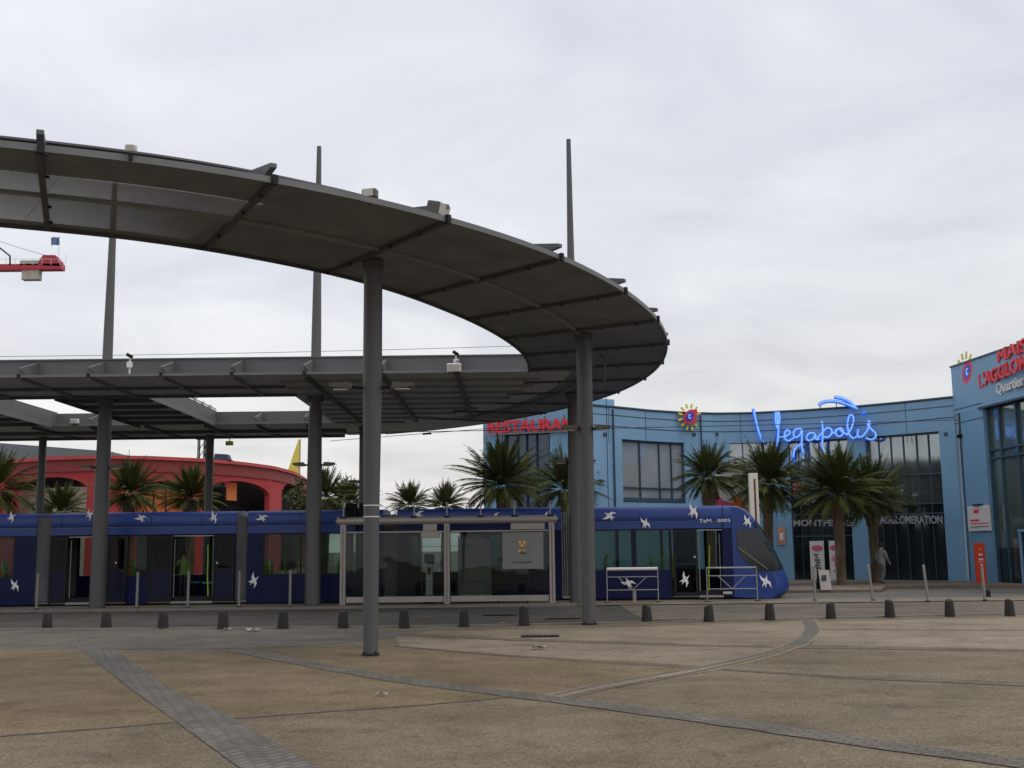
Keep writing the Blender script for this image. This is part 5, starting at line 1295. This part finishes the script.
def tree(name, c, rx, rz, Y, lab, seed, n=2600):
    rr = random.Random(seed); p = at_y(c[0], c[1], Y); R_ = rx*Y/FPX; Z_ = rz*Y/FPX
    t = thing(name, (p.x, Y, .1), lab, 'tree')
    tr_ = MB().tube([(p.x, Y, .1), (p.x+.05, Y, p.z*.5), (p.x, Y, p.z)], [.16, .12, .05], 8)
    for k in range(7):
        a = rr.uniform(0, 6.28); tr_.tube([(p.x, Y, p.z*.5+k*.1), (p.x+math.cos(a)*R_*.6, Y+math.sin(a)*R_*.6, p.z+rr.uniform(-.3, .5)*Z_)], [.05, .02], 5)
    tr_.build('trunk', 'bark', t)
    mb = MB(); cl = [(rr.gauss(0, .42), rr.gauss(0, .42), rr.gauss(0, .45)) for _ in range(22)]
    for _ in range(n):
        q = rr.choice(cl); v = Vector((p.x+(q[0]+rr.gauss(0, .16))*R_, Y+(q[1]+rr.gauss(0, .16))*R_, p.z+(q[2]+rr.gauss(0, .16))*Z_))
        a = Vector((rr.gauss(0, 1), rr.gauss(0, 1), rr.gauss(0, 1))).normalized()*.10; b = a.cross(Vector((rr.gauss(0, 1), rr.gauss(0, 1), 1))).normalized()*.06
        mb.add([v-a, v+b, v+a, v-b], [(0, 1, 2, 3)])
    mb.build('crown', 'leaf', t)
tree('broadleaf_tree', (300, 505), 16, 20, 62, 'low reddish green bush at the right end of the red building', 5, 1500)

# ================================================================== PEOPLE
def person(loc, H, pose, mats, lab, facing=0.0):
    """continuous skinned body; pose = joints in units of body height, x right, y forward, z up"""
    loc = Vector(loc); t = thing('person', loc, lab, 'person')
    J = pose; names = list(J); idx = {k: i for i, k in enumerate(names)}
    ca, sa = math.cos(facing), math.sin(facing)
    vs = [Vector((x*ca-y*sa, x*sa+y*ca, z))*H for (x, y, z, r) in J.values()]
    E_ = [('pelvis', 'waist'), ('waist', 'chest'), ('chest', 'neck'), ('neck', 'head'), ('head', 'top')]
    for s in 'LR': E_ += [('chest', 'sh'+s), ('sh'+s, 'el'+s), ('el'+s, 'wr'+s), ('wr'+s, 'ha'+s), ('pelvis', 'hip'+s), ('hip'+s, 'kn'+s), ('kn'+s, 'an'+s), ('an'+s, 'toe'+s)]
    me = D.meshes.new('body'); me.from_pydata(vs, [(idx[a], idx[b]) for a, b in E_], [])
    o = D.objects.new('body', me); COL.objects.link(o)
    md = o.modifiers.new('s', 'SKIN'); sb = o.modifiers.new('u', 'SUBSURF'); sb.levels = 2; sb.render_levels = 2
    for i, k in enumerate(names):
        r = J[k][3]*H; sv = me.skin_vertices[0].data[i]; sv.radius = (r, r*.8 if k in ('chest', 'waist', 'pelvis') else r); sv.use_root = (k == 'pelvis')
    dg = bpy.context.evaluated_depsgraph_get(); m2 = D.meshes.new_from_object(o.evaluated_get(dg)); D.objects.remove(o)
    for m_ in (mats['top'], mats['legs'], M['skin'], mats['shoe']): m2.materials.append(m_)
    for p in m2.polygons:
        c = p.center; z = c.z/H; p.use_smooth = True
        p.material_index = 2 if z > .845 else (0 if z > mats.get('hem', .5) else (1 if z > .045 else 3))
        for s in 'LR':
            if (c-vs[idx['ha'+s]]).length < .052*H: p.material_index = 2
    b = D.objects.new('body', m2); COL.objects.link(b); b.parent = t
    hd = vs[idx['head']]
    f_ = Vector((-sa, ca, 0)); rr_ = Vector((ca, sa, 0))
    hm = MB().ball(loc+hd+Vector((0, 0, .022*H))-f_*.010*H, .062*H, 12, 1, 1.05, 1.08); hm.build('hair', mats.get('hair', M['hair']), t, smooth=True)
    for s in (-1, 1): MB().ball(loc+hd+f_*.052*H+rr_*s*.018*H, .007*H, 6).build('eye', 'black', t)
    MB().ball(loc+hd+f_*.060*H-Vector((0, 0, .012*H)), .010*H, 6).build('nose', 'skin', t)
    # hands with fingers
    for s in 'LR':
        w_ = vs[idx['wr'+s]]; h_ = vs[idx['ha'+s]]; d_ = (h_-w_).normalized(); sd = d_.cross(f_).normalized() if abs(d_.dot(f_)) < .9 else rr_
        fm_ = MB()
        for k in range(4): b0 = loc+h_+f_*(k-1.5)*.009*H; fm_.tube([b0, b0+d_*.022*H, b0+d_*(.040-.003*abs(k-1.5))*H+sd*.006*H], [.0055*H, .005*H, .004*H], 6)
        fm_.tube([loc+h_+f_*.016*H, loc+h_+f_*.028*H+d_*.018*H], [.006*H, .0045*H], 6); fm_.build('fingers', 'skin', t, smooth=True)
    return t
walk = dict(pelvis=(0, 0, .52, .078), waist=(0, 0, .62, .070), chest=(0, .01, .74, .078), neck=(0, .012, .845, .030), head=(0, .022, .915, .052), top=(0, .02, .965, .040),
  shL=(-.105, .01, .79, .040), elL=(-.135, -.03, .62, .030), wrL=(-.13, .02, .49, .022), haL=(-.13, .035, .455, .022),
  shR=(.105, .01, .79, .040), elR=(.135, .04, .63, .030), wrR=(.12, .12, .52, .022), haR=(.12, .14, .495, .022),
  hipL=(-.05, 0, .49, .062), knL=(-.052, .06, .28, .042), anL=(-.05, .0, .055, .030), toeL=(-.05, .08, .022, .024),
  hipR=(.05, 0, .49, .062), knR=(.052, .0, .28, .042), anR=(.05, -.09, .07, .030), toeR=(.05, -.02, .022, .024))
q = at_z(883, 584, .12)
person((q.x, q.y, .12), 1.74, walk, dict(top=M['coat'], legs=M['trouser'], shoe=M['dark'], hem=.48), 'person in greyish clothes walking before the dark shop glass right of the palm trunk', R(-60))
stand = dict(walk); stand.update(knL=(-.052, .01, .28, .042), anL=(-.052, 0, .055, .030), toeL=(-.06, .08, .022, .024), knR=(.052, .01, .28, .042), anR=(.052, 0, .055, .030), toeR=(.06, .08, .022, .024), elR=(.15, .03, .66, .03), wrR=(.13, .13, .72, .022), haR=(.13, .15, .76, .022))
person((TX(177), YT+.75, ZFl), 1.5, stand, dict(top=M['greentop'], legs=M['navycloth'], shoe=M['dark'], hem=.47), 'person with dark hair and a green top standing inside the open tram doorway', R(200))

# ================================================================== LITTER
lit = [(228, 629.5, .11, 'scrap of white paper beside the fourth bollard'), (253, 630.5, .19, 'crumpled white bag on the road edge right of the fourth bollard'), (501, 624, .12, 'scrap of white paper in the road before the shelter'), (539, 648, .14, 'scrap of white paper on the pale paving'), (382, 694, .08, 'tiny white scrap on the ochre paving below the near column')]
for px, py, s, lab in lit:
    p = at_z(px, py, .03); mb = MB(); rr = random.Random(int(px)); n = 5
    for i in range(n):
        for j in range(n): mb.v.append(p+Vector(((i/(n-1)-.5)*s*1.6+rr.uniform(-.1, .1)*s, (j/(n-1)-.5)*s+rr.uniform(-.1, .1)*s, rr.uniform(0, .35)*s)))
    for i in range(n-1):
        for j in range(n-1): mb.f.append((i*n+j, (i+1)*n+j, (i+1)*n+j+1, i*n+j+1))
    mb.build('paper_scrap', 'alu2', label=lab, cat='litter', group='scraps of paper on the ground')
